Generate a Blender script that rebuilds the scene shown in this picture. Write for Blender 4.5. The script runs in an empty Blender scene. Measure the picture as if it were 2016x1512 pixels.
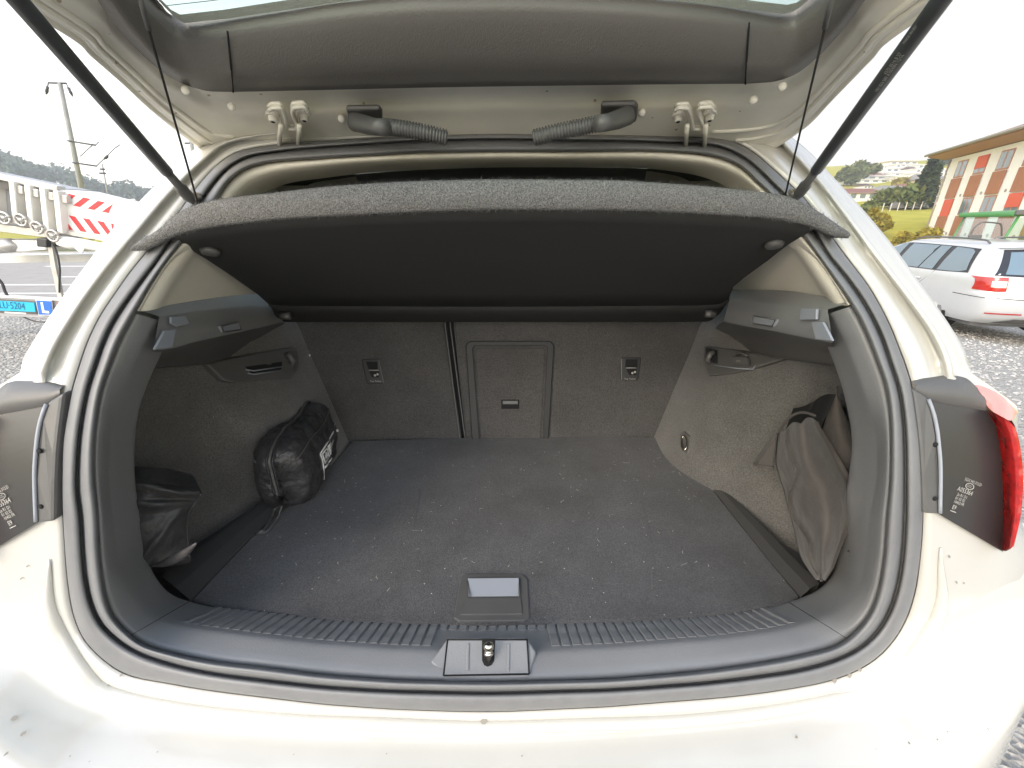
import bpy, bmesh, math, random
from mathutils import Vector, Matrix
random.seed(7)
V = Vector
PI = math.pi
sc = bpy.context.scene
COL = sc.collection

# ------------------------------------------------------------------ camera
CAM = V((0.017, 0.0, 1.285))
PITCH, YAW, F = math.radians(21.7), math.radians(0.8), 800.0
cam_d = bpy.data.cameras.new('camera'); cam = bpy.data.objects.new('camera', cam_d); COL.objects.link(cam)
cam.location = CAM; cam.rotation_euler = (PI / 2 - PITCH, 0, -YAW)
cam_d.sensor_width = 36; cam_d.lens = 36 * F / 2016; cam_d.clip_start = 0.02; cam_d.clip_end = 3000
sc.camera = cam
# ------------------------------------------------------------------ world, sun, exposure
SUN_EL, SUN_AZ = math.radians(30), math.radians(224)       # azimuth clockwise from +Y: behind and to the left
w = bpy.data.worlds.new('World'); sc.world = w; w.use_nodes = True
nt = w.node_tree; nt.nodes.clear()
out = nt.nodes.new('ShaderNodeOutputWorld'); bg = nt.nodes.new('ShaderNodeBackground')
sky = nt.nodes.new('ShaderNodeTexSky'); sky.sky_type = 'NISHITA'; sky.sun_disc = False
sky.sun_elevation = SUN_EL; sky.sun_rotation = SUN_AZ; sky.dust_density = 3.0; sky.air_density = 1.0
tc = nt.nodes.new('ShaderNodeTexCoord'); sep = nt.nodes.new('ShaderNodeSeparateXYZ')
ramp = nt.nodes.new('ShaderNodeValToRGB'); mix = nt.nodes.new('ShaderNodeMixRGB')
noi = nt.nodes.new('ShaderNodeTexNoise'); noi.inputs['Scale'].default_value = 2.2; noi.inputs['Detail'].default_value = 5
nr = nt.nodes.new('ShaderNodeMapRange'); nr.inputs[1].default_value = .35; nr.inputs[2].default_value = .7; nr.inputs[3].default_value = .76; nr.inputs[4].default_value = .90
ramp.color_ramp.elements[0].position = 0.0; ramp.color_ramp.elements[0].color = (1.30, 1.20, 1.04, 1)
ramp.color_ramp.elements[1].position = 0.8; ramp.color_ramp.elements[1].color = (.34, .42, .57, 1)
sca = nt.nodes.new('ShaderNodeVectorMath'); sca.operation = 'SCALE'; sca.inputs['Scale'].default_value = 8.0
L = nt.links.new
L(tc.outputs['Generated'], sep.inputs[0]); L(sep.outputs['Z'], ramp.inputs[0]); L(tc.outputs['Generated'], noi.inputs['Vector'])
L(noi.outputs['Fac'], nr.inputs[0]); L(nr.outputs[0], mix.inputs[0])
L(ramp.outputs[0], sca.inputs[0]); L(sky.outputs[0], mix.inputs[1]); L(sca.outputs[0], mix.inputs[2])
# sky glow round the sun, widened and strengthened to light the boot interior
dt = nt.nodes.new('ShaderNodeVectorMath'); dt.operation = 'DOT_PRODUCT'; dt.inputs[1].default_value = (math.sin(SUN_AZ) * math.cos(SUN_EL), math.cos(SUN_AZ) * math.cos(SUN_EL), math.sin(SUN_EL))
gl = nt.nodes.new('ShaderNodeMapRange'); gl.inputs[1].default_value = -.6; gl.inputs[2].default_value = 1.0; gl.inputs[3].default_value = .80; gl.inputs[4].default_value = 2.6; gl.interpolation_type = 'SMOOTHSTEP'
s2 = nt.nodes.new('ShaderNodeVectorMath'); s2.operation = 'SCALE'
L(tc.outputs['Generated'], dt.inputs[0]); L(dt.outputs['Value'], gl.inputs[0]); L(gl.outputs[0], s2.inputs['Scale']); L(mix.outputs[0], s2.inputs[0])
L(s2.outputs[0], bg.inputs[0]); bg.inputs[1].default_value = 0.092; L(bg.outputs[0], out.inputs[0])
sun_d = bpy.data.lights.new('sun', 'SUN'); sun = bpy.data.objects.new('sun', sun_d); COL.objects.link(sun)
sun_d.energy = 1.0; sun_d.angle = math.radians(28); sun_d.color = (1.0, .86, .66)
sd = V((math.sin(SUN_AZ) * math.cos(SUN_EL), math.cos(SUN_AZ) * math.cos(SUN_EL), math.sin(SUN_EL)))
sun.rotation_euler = sd.to_track_quat('Z', 'Y').to_euler(); sun.location = sd * 30
vs = sc.view_settings; vs.view_transform = 'Standard'; vs.look = 'None'; vs.gamma = 1; vs.use_curve_mapping = False
vs.exposure = 1.25
sc.cycles.max_bounces = 10; sc.cycles.diffuse_bounces = 6; sc.cycles.use_denoising = True

# ------------------------------------------------------------------ pixels of the photograph -> rays
_cf = V((math.sin(YAW) * math.cos(PITCH), math.cos(YAW) * math.cos(PITCH), -math.sin(PITCH)))
_cr = V((math.cos(YAW), -math.sin(YAW), 0)); _cd = -_cr.cross(_cf)
def ray(px, py): return _cf + _cr * ((px - 1008) / F) + _cd * ((py - 756) / F)
def proj(p):
    d = p - CAM; z = d.dot(_cf); return (1008 + F * d.dot(_cr) / z, 756 + F * d.dot(_cd) / z)
def onY(p, y): d = ray(*p); return CAM + d * ((y - CAM.y) / d.y)
def onZ(p, z): d = ray(*p); return CAM + d * ((z - CAM.z) / d.z)
def onPl(p, o, n): d = ray(*p); return CAM + d * ((o - CAM).dot(n) / d.dot(n))
def at(p, t): return CAM + ray(*p) * t                     # t = depth along the view axis
def onF(p, f, t0=.15, t1=3.0, n=120):                      # first hit of f(point) > 0
    d = ray(*p); a = t0
    for i in range(1, n + 1):
        b = t0 + (t1 - t0) * i / n
        if f(CAM + d * b) > 0:
            for _ in range(30):
                m = (a + b) / 2
                if f(CAM + d * m) > 0: b = m
                else: a = m
            return CAM + d * b
        a = b
    return CAM + d * t1
def hermite(xs, ys):
    n = len(xs); m = []
    for i in range(n):
        if i == 0: m.append((ys[1] - ys[0]) / (xs[1] - xs[0]))
        elif i == n - 1: m.append((ys[-1] - ys[-2]) / (xs[-1] - xs[-2]))
        else:
            a = (ys[i] - ys[i - 1]) / (xs[i] - xs[i - 1]); b = (ys[i + 1] - ys[i]) / (xs[i + 1] - xs[i])
            m.append(0 if a * b <= 0 else 2 * a * b / (a + b))
    def f(x):
        if x <= xs[0]: return ys[0] + m[0] * (x - xs[0])
        if x >= xs[-1]: return ys[-1] + m[-1] * (x - xs[-1])
        i = 0
        while x > xs[i + 1]: i += 1
        h = xs[i + 1] - xs[i]; t = (x - xs[i]) / h
        return (ys[i] * (2*t**3 - 3*t*t + 1) + h * m[i] * (t**3 - 2*t*t + t) + ys[i+1] * (3*t*t - 2*t**3) + h * m[i+1] * (t**3 - t*t))
    return f
def catmull(xs, ys):
    n = len(xs); m = [0.0] * n
    for i in range(n):
        a, b = max(0, i - 1), min(n - 1, i + 1); m[i] = (ys[b] - ys[a]) / (xs[b] - xs[a])
        if 0 < i < n - 1:
            h0, h1 = xs[i] - xs[i-1], xs[i+1] - xs[i]; m[i] = ((ys[i] - ys[i-1]) / h0 * h1 + (ys[i+1] - ys[i]) / h1 * h0) / (h0 + h1)
    def f(x):
        i = 0
        while i < n - 2 and x > xs[i + 1]: i += 1
        h = xs[i + 1] - xs[i]; t = (x - xs[i]) / h
        return (ys[i] * (2*t**3 - 3*t*t + 1) + h * m[i] * (t**3 - 2*t*t + t) + ys[i+1] * (3*t*t - 2*t**3) + h * m[i+1] * (t**3 - t*t))
    return f
def sstep(a, b, x):
    t = min(1, max(0, (x - a) / (b - a))); return t * t * (3 - 2 * t)
_prof = hermite([.2, .66, .75, .9, 1.0, 1.1, 1.2, 1.3, 1.40, 1.6], [.36, .365, .38, .405, .43, .47, .53, .61, .70, .89])
def S(x, z): return _prof(z) + .1 * x * x + 6.6 * max(0, abs(x) - .70 - .09 * sstep(.92, .78, z)) ** 2
def onS(p, off=0.0): return onF(p, lambda q: q.y - S(q.x, q.z) - off, .15, 2.2)

# ------------------------------------------------------------------ mesh helpers
WM = {}
def reg(o, parent=None, local=False):
    COL.objects.link(o)
    if parent is None: WM[o.name] = Matrix.Translation(o.location) @ o.rotation_euler.to_matrix().to_4x4()
    else:
        o.parent = parent
        if local: WM[o.name] = WM[parent.name].copy()
        else: o.matrix_parent_inverse = WM[parent.name].inverted(); WM[o.name] = Matrix.Identity(4)
    return o
def thing(name, label, cat, loc=(0, 0, 0), rz=0, group=None):
    o = bpy.data.objects.new(name, None); o.location = loc; o.rotation_euler = (0, 0, rz); o.empty_display_size = .1
    reg(o); tag(o, label, cat, group); return o
def tag(o, label=None, cat=None, group=None, kind=None):
    if label: o['label'] = label
    if cat: o['category'] = cat
    if group: o['group'] = group
    if kind: o['kind'] = kind
    return o
def mesh(verts, faces, smooth=True):
    me = bpy.data.meshes.new('m'); me.from_pydata([tuple(v) for v in verts], [], faces); me.validate(); me.update()
    if smooth: me.polygons.foreach_set('use_smooth', [True] * len(me.polygons))
    return me
def mk(name, vf, mat, parent=None, smooth=True, sub=0, bevel=0, solid=0, local=False, fixn=True):
    verts, faces = vf
    me = mesh(verts, faces, smooth); me.name = name
    if fixn:
        bm = bmesh.new(); bm.from_mesh(me); bmesh.ops.recalc_face_normals(bm, faces=bm.faces); bm.to_mesh(me); bm.free()
    if mat: me.materials.append(mat)
    o = bpy.data.objects.new(name, me); reg(o, parent, local)
    if solid: m = o.modifiers.new('s', 'SOLIDIFY'); m.thickness = abs(solid); m.offset = -1 if solid > 0 else 1
    if bevel: m = o.modifiers.new('b', 'BEVEL'); m.width = bevel; m.segments = 2; m.limit_method = 'ANGLE'; m.angle_limit = math.radians(35)
    if sub: m = o.modifiers.new('u', 'SUBSURF'); m.levels = sub; m.render_levels = sub
    return o
def grid(rows, closed=False):
    n = len(rows[0]); v = [p for r in rows for p in r]; f = []
    for i in range(len(rows) - 1):
        for j in range(n if closed else n - 1):
            k = (j + 1) % n; f.append((i*n + j, i*n + k, (i+1)*n + k, (i+1)*n + j))
    return v, f
def join(*parts):
    v, f = [], []
    for a, b in parts:
        k = len(v); v += list(a); f += [tuple(i + k for i in q) for q in b]
    return v, f
def prism(poly, d):                                        # polygon extruded by vector d
    n = len(poly); v = [V(p) for p in poly] + [V(p) + V(d) for p in poly]
    return v, [tuple(range(n)), tuple(range(2*n - 1, n - 1, -1))] + [(i, (i+1) % n, (i+1) % n + n, i + n) for i in range(n)]
def box(lo, hi):
    x0, y0, z0 = lo; x1, y1, z1 = hi
    return ([V(p) for p in ((x0,y0,z0),(x1,y0,z0),(x1,y1,z0),(x0,y1,z0),(x0,y0,z1),(x1,y0,z1),(x1,y1,z1),(x0,y1,z1))],
            [(0,3,2,1),(4,5,6,7),(0,1,5,4),(1,2,6,5),(2,3,7,6),(3,0,4,7)])
def xf(vf, M): return [M @ V(p) for p in vf[0]], vf[1]
def tube(path, r, seg=10, cap=True):
    path = [V(p) for p in path]; n = len(path); rr = r if isinstance(r, (list, tuple)) else [r] * n
    rows = []; up = None
    for i, p in enumerate(path):
        t = (path[min(i+1, n-1)] - path[max(i-1, 0)]).normalized()
        if up is None: up = t.orthogonal().normalized()
        up = (up - t * up.dot(t)); up = up.normalized() if up.length > 1e-6 else t.orthogonal().normalized()
        b = t.cross(up)
        rows.append([p + (up * math.cos(2*PI*k/seg) + b * math.sin(2*PI*k/seg)) * rr[i] for k in range(seg)])
    v, f = grid(rows, True)
    if cap: f = f + [tuple(range(seg - 1, -1, -1)), tuple(range(len(v) - seg, len(v)))]
    return v, f
def spline(pts, n):                                        # Catmull-Rom through 2D/3D points
    P = [V(p) if len(p) == 3 else V((p[0], p[1], 0)) for p in pts]; d3 = len(pts[0]) == 3
    Ls = [0]
    for a, b in zip(P, P[1:]): Ls.append(Ls[-1] + (b - a).length)
    fx = [hermite(Ls, [p[k] for p in P]) for k in range(3)]
    o = []
    for i in range(n):
        s = Ls[-1] * i / (n - 1); q = V((fx[0](s), fx[1](s), fx[2](s))); o.append(q if d3 else (q.x, q.y))
    return o
def disc(c, n, r, h, seg=14):
    c = V(c); n = V(n).normalized(); return tube([c, c + n * h], r, seg)
def rrect(x0, y0, x1, y1, r, k=4):
    o = []
    for cx, cy, a0 in ((x1-r, y1-r, 0), (x0+r, y1-r, 90), (x0+r, y0+r, 180), (x1-r, y0+r, 270)):
        for i in range(k + 1):
            a = math.radians(a0 + 90*i/k); o.append((cx + r*math.cos(a), cy + r*math.sin(a)))
    return o
def text(name, s, org, u, v, size, mat, parent, align='LEFT', sx=1.0):
    c = bpy.data.curves.new(name, 'FONT'); c.body = s; c.size = 1; c.align_x = align; c.resolution_u = 2
    t = bpy.data.objects.new(name, c); COL.objects.link(t)
    dg = bpy.context.evaluated_depsgraph_get(); dg.update()
    me = bpy.data.meshes.new_from_object(t.evaluated_get(dg)); bpy.data.objects.remove(t); bpy.data.curves.remove(c)
    u = V(u).normalized(); v = V(v).normalized()
    for q in me.vertices: q.co = V(org) + u * (q.co.x * size * sx) + v * (q.co.y * size)
    me.materials.clear(); me.materials.append(mat); me.name = name
    o = bpy.data.objects.new(name, me); reg(o, parent); return o

# ------------------------------------------------------------------ materials
def mat(name, col, rough=.5, metal=0, coat=0, bump=None, var=None, spec=.5, lint=None, trans=None, emit=None, bump2=None, big=None, sheen=0):
    m = bpy.data.materials.new(name); m.use_nodes = True; n = m.node_tree.nodes; l = m.node_tree.links.new
    p = n['Principled BSDF']; c4 = (*col, 1)
    p.inputs['Base Color'].default_value = c4; p.inputs['Roughness'].default_value = rough; p.inputs['Metallic'].default_value = metal
    p.inputs['Coat Weight'].default_value = coat; p.inputs['Coat Roughness'].default_value = .06; p.inputs['Specular IOR Level'].default_value = spec
    tcn = n.new('ShaderNodeTexCoord'); src = None
    if var:                                                # (scale, second colour[, detail, lo, hi])
        t = n.new('ShaderNodeTexNoise'); t.inputs['Scale'].default_value = var[0]; t.inputs['Detail'].default_value = var[2] if len(var) > 2 else 4
        t.inputs['Roughness'].default_value = .65
        mr = n.new('ShaderNodeMapRange'); mr.inputs[1].default_value = var[3] if len(var) > 3 else .35; mr.inputs[2].default_value = var[4] if len(var) > 4 else .65
        mx = n.new('ShaderNodeMixRGB'); mx.inputs[1].default_value = c4; mx.inputs[2].default_value = (*var[1], 1)
        l(tcn.outputs['Object'], t.inputs['Vector']); l(t.outputs['Fac'], mr.inputs[0]); l(mr.outputs[0], mx.inputs[0]); src = mx.outputs[0]
    if lint:                                               # (scale, size, colour)
        vo = n.new('ShaderNodeTexVoronoi'); vo.inputs['Scale'].default_value = lint[0]
        lt = n.new('ShaderNodeMath'); lt.operation = 'LESS_THAN'; lt.inputs[1].default_value = lint[1]
        sp = n.new('ShaderNodeSeparateColor'); g = n.new('ShaderNodeMath'); g.operation = 'LESS_THAN'; g.inputs[1].default_value = .3
        mu = n.new('ShaderNodeMath'); mu.operation = 'MULTIPLY'
        mx = n.new('ShaderNodeMixRGB'); mx.inputs[1].default_value = c4; mx.inputs[2].default_value = (*lint[2], 1)
        l(tcn.outputs['Object'], vo.inputs['Vector']); l(vo.outputs['Distance'], lt.inputs[0]); l(vo.outputs['Color'], sp.inputs[0]); l(sp.outputs[0], g.inputs[0])
        l(lt.outputs[0], mu.inputs[0]); l(g.outputs[0], mu.inputs[1]); l(mu.outputs[0], mx.inputs[0])
        if src: l(src, mx.inputs[1])
        src = mx.outputs[0]
    if big:                                                # slow wear pattern: (scale, darkest factor)
        t = n.new('ShaderNodeTexNoise'); t.inputs['Scale'].default_value = big[0]; t.inputs['Detail'].default_value = 6; t.inputs['Roughness'].default_value = .7
        mr = n.new('ShaderNodeMapRange'); mr.inputs[1].default_value = .35; mr.inputs[2].default_value = .65; mr.inputs[3].default_value = big[1]; mr.inputs[4].default_value = 1.1
        mx = n.new('ShaderNodeVectorMath'); mx.operation = 'SCALE'
        l(tcn.outputs['Object'], t.inputs['Vector']); l(t.outputs['Fac'], mr.inputs[0]); l(mr.outputs[0], mx.inputs['Scale'])
        if src: l(src, mx.inputs[0])
        else: mx.inputs[0].default_value = col
        src = mx.outputs[0]
    if sheen: p.inputs['Sheen Weight'].default_value = sheen; p.inputs['Sheen Roughness'].default_value = .5
    if src: l(src, p.inputs['Base Color'])
    prev = None
    for b in (bump, bump2):                                # (kind, scale, strength, distance)
        if not b: continue
        t = n.new('ShaderNodeTexNoise' if b[0] == 'n' else 'ShaderNodeTexVoronoi'); t.inputs['Scale'].default_value = b[1]
        if b[0] == 'n': t.inputs['Detail'].default_value = 3
        bn = n.new('ShaderNodeBump'); bn.inputs['Strength'].default_value = b[2]; bn.inputs['Distance'].default_value = b[3]
        l(tcn.outputs['Object'], t.inputs['Vector']); l(t.outputs[0], bn.inputs['Height'])
        if prev: l(prev, bn.inputs['Normal'])
        prev = bn.outputs[0]
    if prev: l(prev, p.inputs['Normal'])
    if trans is not None: p.inputs['Transmission Weight'].default_value = trans
    if emit: p.inputs['Emission Color'].default_value = (*emit[0], 1); p.inputs['Emission Strength'].default_value = emit[1]
    return m
def glass(name, tint, gloss=.12):
    m = bpy.data.materials.new(name); m.use_nodes = True; n = m.node_tree.nodes; l = m.node_tree.links.new; n.clear()
    o = n.new('ShaderNodeOutputMaterial'); mx = n.new('ShaderNodeMixShader'); t = n.new('ShaderNodeBsdfTransparent'); g = n.new('ShaderNodeBsdfGlossy')
    lw = n.new('ShaderNodeLayerWeight'); lw.inputs[0].default_value = .5; pw = n.new('ShaderNodeMath'); pw.operation = 'POWER'; pw.inputs[1].default_value = 4.0; ad = n.new('ShaderNodeMath'); ad.operation = 'MULTIPLY_ADD'; ad.inputs[1].default_value = .7; ad.inputs[2].default_value = gloss; ad.use_clamp = True
    t.inputs[0].default_value = (*tint, 1); g.inputs[0].default_value = (.95, .97, 1, 1); g.inputs['Roughness'].default_value = .02
    l(lw.outputs['Facing'], pw.inputs[0]); l(pw.outputs[0], ad.inputs[0]); l(ad.outputs[0], mx.inputs[0]); l(t.outputs[0], mx.inputs[1]); l(g.outputs[0], mx.inputs[2]); l(mx.outputs[0], o.inputs[0])
    return m
M = {}
M['white'] = mat('white_paint', (.53, .518, .480), .24, coat=1.0, var=(3.0, (.50, .49, .455)), lint=(16, .022, (.30, .28, .24)))
M['inner_white'] = mat('inner_white_paint', (.80, .77, .675), .38, coat=.4, var=(5.0, (.66, .64, .58)), lint=(45, .09, (.35, .30, .22)))
M['black_plastic'] = mat('black_grained_plastic', (.235, .237, .243), .42, bump=('v', 620, .35, .0006), var=(6, (.25, .252, .256)), spec=.55)
M['smooth_black'] = mat('smooth_black_plastic', (.085, .084, .083), .40, var=(9, (.10, .098, .096)), bump=('n', 500, .12, .0004))
M['dark_void'] = mat('dark_recess', (.008, .008, .009), .9)
M['rubber'] = mat('seal_rubber', (.150, .152, .158), .45, bump=('n', 420, .18, .0005), var=(14, (.175, .177, .181)))
M['carpet'] = mat('boot_carpet', (.062, .062, .066), .95, bump=('n', 520, .9, .002), var=(430, (.118, .117, .122), 2), lint=(64, .07, (.6, .58, .55)), spec=.15, big=(3.5, .62), sheen=.25)
M['wall_carpet'] = mat('side_wall_carpet', (.094, .0905, .0865), .95, bump=('n', 420, .9, .002), var=(340, (.164, .157, .149), 2), lint=(26, .03, (.5, .47, .42)), spec=.15, big=(4, .75), sheen=.3)
M['seat_carpet'] = mat('seatback_carpet', (.056, .0545, .0535), .95, bump=('n', 420, .9, .002), var=(340, (.100, .096, .093), 2), lint=(20, .02, (.5, .47, .42)), spec=.15, big=(4, .78), sheen=.2)
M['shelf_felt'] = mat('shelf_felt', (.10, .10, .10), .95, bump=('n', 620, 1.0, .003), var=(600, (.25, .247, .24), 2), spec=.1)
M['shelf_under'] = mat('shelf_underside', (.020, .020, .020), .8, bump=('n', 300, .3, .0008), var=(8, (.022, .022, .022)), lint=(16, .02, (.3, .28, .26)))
M['beige'] = mat('beige_lining', (.74, .70, .61), .75, bump=('n', 350, .25, .0006), var=(5, (.70, .66, .57)))
M['lining'] = mat('cabin_lining', (.09, .085, .075), .8, bump=('n', 200, .2, .001))
M['steel'] = mat('bright_steel', (.62, .58, .50), .25, metal=1)
M['strut'] = mat('strut_black', (.055, .061, .064), .34, var=(30, (.04, .042, .044)))
M['nylon'] = mat('black_nylon', (.036, .035, .037), .44, bump=('n', 38, .75, .010), var=(40, (.046, .045, .047)), bump2=('n', 130, .35, .003))
M['cloth'] = mat('grey_brown_cloth', (.062, .055, .051), .88, bump=('n', 28, .55, .010), var=(18, (.080, .072, .067)), bump2=('n', 800, .5, .0008), spec=.2, sheen=.15)
M['rail'] = mat('rail_plastic', (.060, .059, .058), .5, bump=('v', 620, .3, .0006))
M['frame_black'] = mat('hatch_frame_black', (.011, .0105, .010), .55)
M['nylon_matt'] = mat('matt_black_nylon', (.042, .040, .042), .55, bump=('n', 30, .7, .010), var=(30, (.055, .053, .054)), bump2=('n', 140, .35, .003))
M['print'] = mat('white_print', (.75, .75, .73), .6)
M['grey_print'] = mat('grey_print', (.42, .41, .38), .6)
M['red_lens'] = mat('red_lens', (.46, .010, .010), .12, coat=1, bump=('v', 55, .45, .006), var=(70, (.26, .005, .005), 2))
M['pink_lens'] = mat('pale_red_lens', (.75, .26, .22), .10, coat=1)
M['lamp_black'] = mat('lamp_housing', (.030, .030, .031), .34, bump=('n', 400, .1, .0003))
M['grey_plastic'] = mat('pale_grey_plastic', (.30, .32, .36), .45)
M['rear_glass'] = glass('rear_glass', (.66, .80, .77), .04)
# ================================================================== the white hatchback
car = thing('white_hatchback', 'white hatchback seen from behind with its tailgate raised and boot empty but for bags', 'car', (0, 1.6, 0))
CX, CY, NPH = 985, 830, 300
def phi(p): return (math.degrees(math.atan2(p[1] - CY, p[0] - CX)) - 90) % 360
def ploop(pts):
    a = sorted((phi(p), math.hypot(p[0] - CX, p[1] - CY)) for p in pts)
    a = [(q - 360, r) for q, r in a[-6:]] + a + [(q + 360, r) for q, r in a[:6]]
    f = catmull([q for q, _ in a], [r for _, r in a])
    def g(ph):
        r = f(ph % 360); t = math.radians(ph + 90); return (CX + r * math.cos(t), CY + r * math.sin(t))
    return g
PH = [360 * i / NPH for i in range(NPH)]
LA = ploop([(962,1401),(800,1397),(660,1388),(500,1370),(331,1345),(245,1326),(198,1294),(165,1258),(145.5,1212),(134,1149),(127,1066),(124,1018),(123,925),(126,859),(134,814),(144,763),(154,730),(172,676),(199,620),(225,581),(255,538),(285,501),(357,412),(374,387),(404,349),(434,319),(470,298),(503,290),(540,285),(660,276),(800,268),(962,263),(1150,264),(1316,267),(1420,273),(1455,283),(1490,306),(1524,335),(1552,361),(1571,378),(1645,478),(1672,514),(1705,557),(1731,600),(1751,640),(1771,690),(1784,725),(1796,766),(1806,827),(1813,885),(1815.6,938),(1817,1012),(1811,1099),(1801,1165),(1784,1218),(1761,1258),(1731,1291),(1685,1321),(1626,1342),(1560,1355),(1500,1364),(1360,1378),(1160,1393)])
LB = ploop([(962,1364),(800,1361),(660,1354),(500,1337),(397,1322),(331,1306),(264.5,1281),(225,1255),(198,1228),(178.6,1188),(169,1149),(162,1083),(158,1016),(151,964),(152,912),(156,859),(164,806),(175,758),(189,716),(205,670),(225,630),(252,590),(281,551),(311,511),(334,475),(395.5,395),(424,356),(457,324),(490,308),(540,299.5),(660,288),(834,277),(962,274),(1181,277),(1316,281),(1420,290),(1462,309),(1497,337),(1524,365),(1538,378),(1602,452),(1632,504.5),(1665,544),(1698,590),(1721,630),(1738,667),(1754,716),(1769,761),(1780,832),(1782.5,885),(1783,938),(1782.5,1017),(1778,1093),(1768,1155),(1748,1212),(1718,1255),(1685,1281),(1632,1304),(1566,1321),(1500,1331),(1360,1347),(1160,1359)])
LC = ploop([(962,1342),(800,1339),(660,1330),(500,1311),(397,1298),(331,1283),(284,1269.5),(248,1241),(225,1215),(212,1185),(203,1132),(198,1083),(195,1016.5),(188,938),(188,872),(193,824),(201,774),(220,716),(238,670),(258,633),(271,610),(291,574),(318,531),(347.5,491),(388,440),(427,395),(455,355),(486,333),(528,321),(590,316),(700,309),(834,302),(962,300),(1181,299),(1316,300),(1403,309),(1430,316),(1462,333),(1490,361),(1510,378),(1545,420),(1582,468),(1609,504.5),(1645,557),(1672,597),(1691.5,630),(1708,667),(1725,710),(1740,753),(1751,827),(1752,885),(1751,938),(1744,1017),(1738,1099),(1728,1159),(1712,1205),(1685,1241),(1649,1269.5),(1583,1288),(1500,1304),(1360,1323),(1160,1338)])
LD = ploop([(962,1283),(799,1278),(660,1269),(500,1252),(430,1243),(364,1233),(314,1220),(291,1208),(268,1185),(245,1142),(231.5,1099),(225,1047),(218,991),(215,925),(217,859),(225,816),(241,766),(264.5,713),(291,660),(311,615),(330,585),(350,550),(400,480),(440,425),(470,385),(500,360),(540,346),(620,334),(834,320),(962,317),(1181,317),(1316,320),(1400,331),(1440,345),(1475,368),(1505,400),(1570,490),(1625,575),(1629,607),(1645,637),(1671,690),(1693,748),(1706,787),(1719,827),(1727,872),(1724,951),(1714,1017),(1705,1099),(1692,1149),(1672,1182),(1639,1208),(1622,1215),(1566,1233),(1500,1246),(1360,1262),(1181,1276),(1056,1282)])
LE = ploop([(962,1227),(834,1226),(660,1220),(500,1203),(430,1195),(374,1182),(354,1176),(331,1162),(307.5,1132),(291,1093),(281,1040),(272.5,978),(267,912),(268.5,859),(275,811),(291,761),(317.5,700),(335,655),(350,625),(372,590),(420,510),(455,450),(480,410),(510,385),(550,366),(640,350),(834,334),(962,330),(1181,330),(1316,336),(1390,350),(1430,368),(1460,392),(1495,430),(1550,510),(1600,590),(1612,640),(1636,705),(1653,753),(1666,806),(1674,859),(1670,925),(1661,978),(1657,1060),(1649,1093),(1635.6,1132),(1609,1159),(1579,1173.6),(1550,1183.5),(1500,1195),(1360,1212),(1181,1222),(1042,1226)])
def mixp(a, b, t): return (a[0] + (b[0]-a[0])*t, a[1] + (b[1]-a[1])*t)
def row(fn, off, phs=PH): return [onS(fn(p), off) for p in phs]
def between(f, g, t): return lambda ph: mixp(f(ph), g(ph), t)

# weatherstrip
seal_rows = [row(LA, .004), row(LA, -.006), row(between(LA, LB, .2), -.013), row(between(LA, LB, .75), -.014), row(between(LA, LB, .93), -.008), row(LB, .010),
             row(between(LB, LC, .12), -.004), row(between(LB, LC, .4), -.016), row(between(LB, LC, .75), -.015), row(between(LB, LC, .96), -.004), row(LC, .010)]
mk('boot_seal', grid(seal_rows, True), M['rubber'], car, sub=1)

# boot trim: sill, side trims (lower part of the ring) and pale headliner edge (upper part)
def trim_rows(phs, top=False):
    return [row(between(LC, LB, .15), .012, phs), row(between(LC, LD, .06), .004, phs), row(between(LC, LD, .45), .020, phs), row(between(LC, LD, .90), .040, phs), row(between(LC, LD, 1.0), .046, phs),
            row(between(LD, LE, .12), .054, phs), row(between(LD, LE, .55), .092, phs), row(between(LD, LE, .93), .122, phs), row(LE, .132, phs),
            [onS(mixp(LE(p), (CX, CY), -.02), .158) for p in phs], [onS(mixp(LE(p), (CX, CY), -.07), .19) for p in phs]]
def phr(a, b, n): return [a + (b - a) * i / (n - 1) for i in range(n)]
sill_ph = phr(-57.92, 59.92, 150)
sill = mk('sill_trim', grid(trim_rows(sill_ph)), M['black_plastic'], car, sub=1)
mk('side_trim', grid(trim_rows(phr(60.0, 106.5, 70))), M['black_plastic'], car, sub=1)
mk('side_trim', grid(trim_rows(phr(251.8, 302.0, 70))), M['black_plastic'], car, sub=1)
def up_rows(phs):
    def g(p): a = p if p < 180 else 360 - p; return .16 + .84 * sstep(115, 127, a)
    def rw(t, off): return [onS(mixp(LC(p), LD(p), t * g(p)), off * (.3 + .7 * g(p))) for p in phs]
    def re(t, off): return [onS(mixp(mixp(LC(p), LD(p), g(p)), LE(p), t * (g(p) - .16) / .84), off * (.3 + .7 * g(p))) for p in phs]
    return [row(between(LC, LB, .15), .010, phs), rw(.08, .0), rw(.5, .004), rw(1.0, .022), re(1.0, .075)]
uph = phr(107, 251.5, 150)
ur = up_rows(uph)
mk('headliner_edge', grid(ur), M['beige'], car, sub=1)
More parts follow.
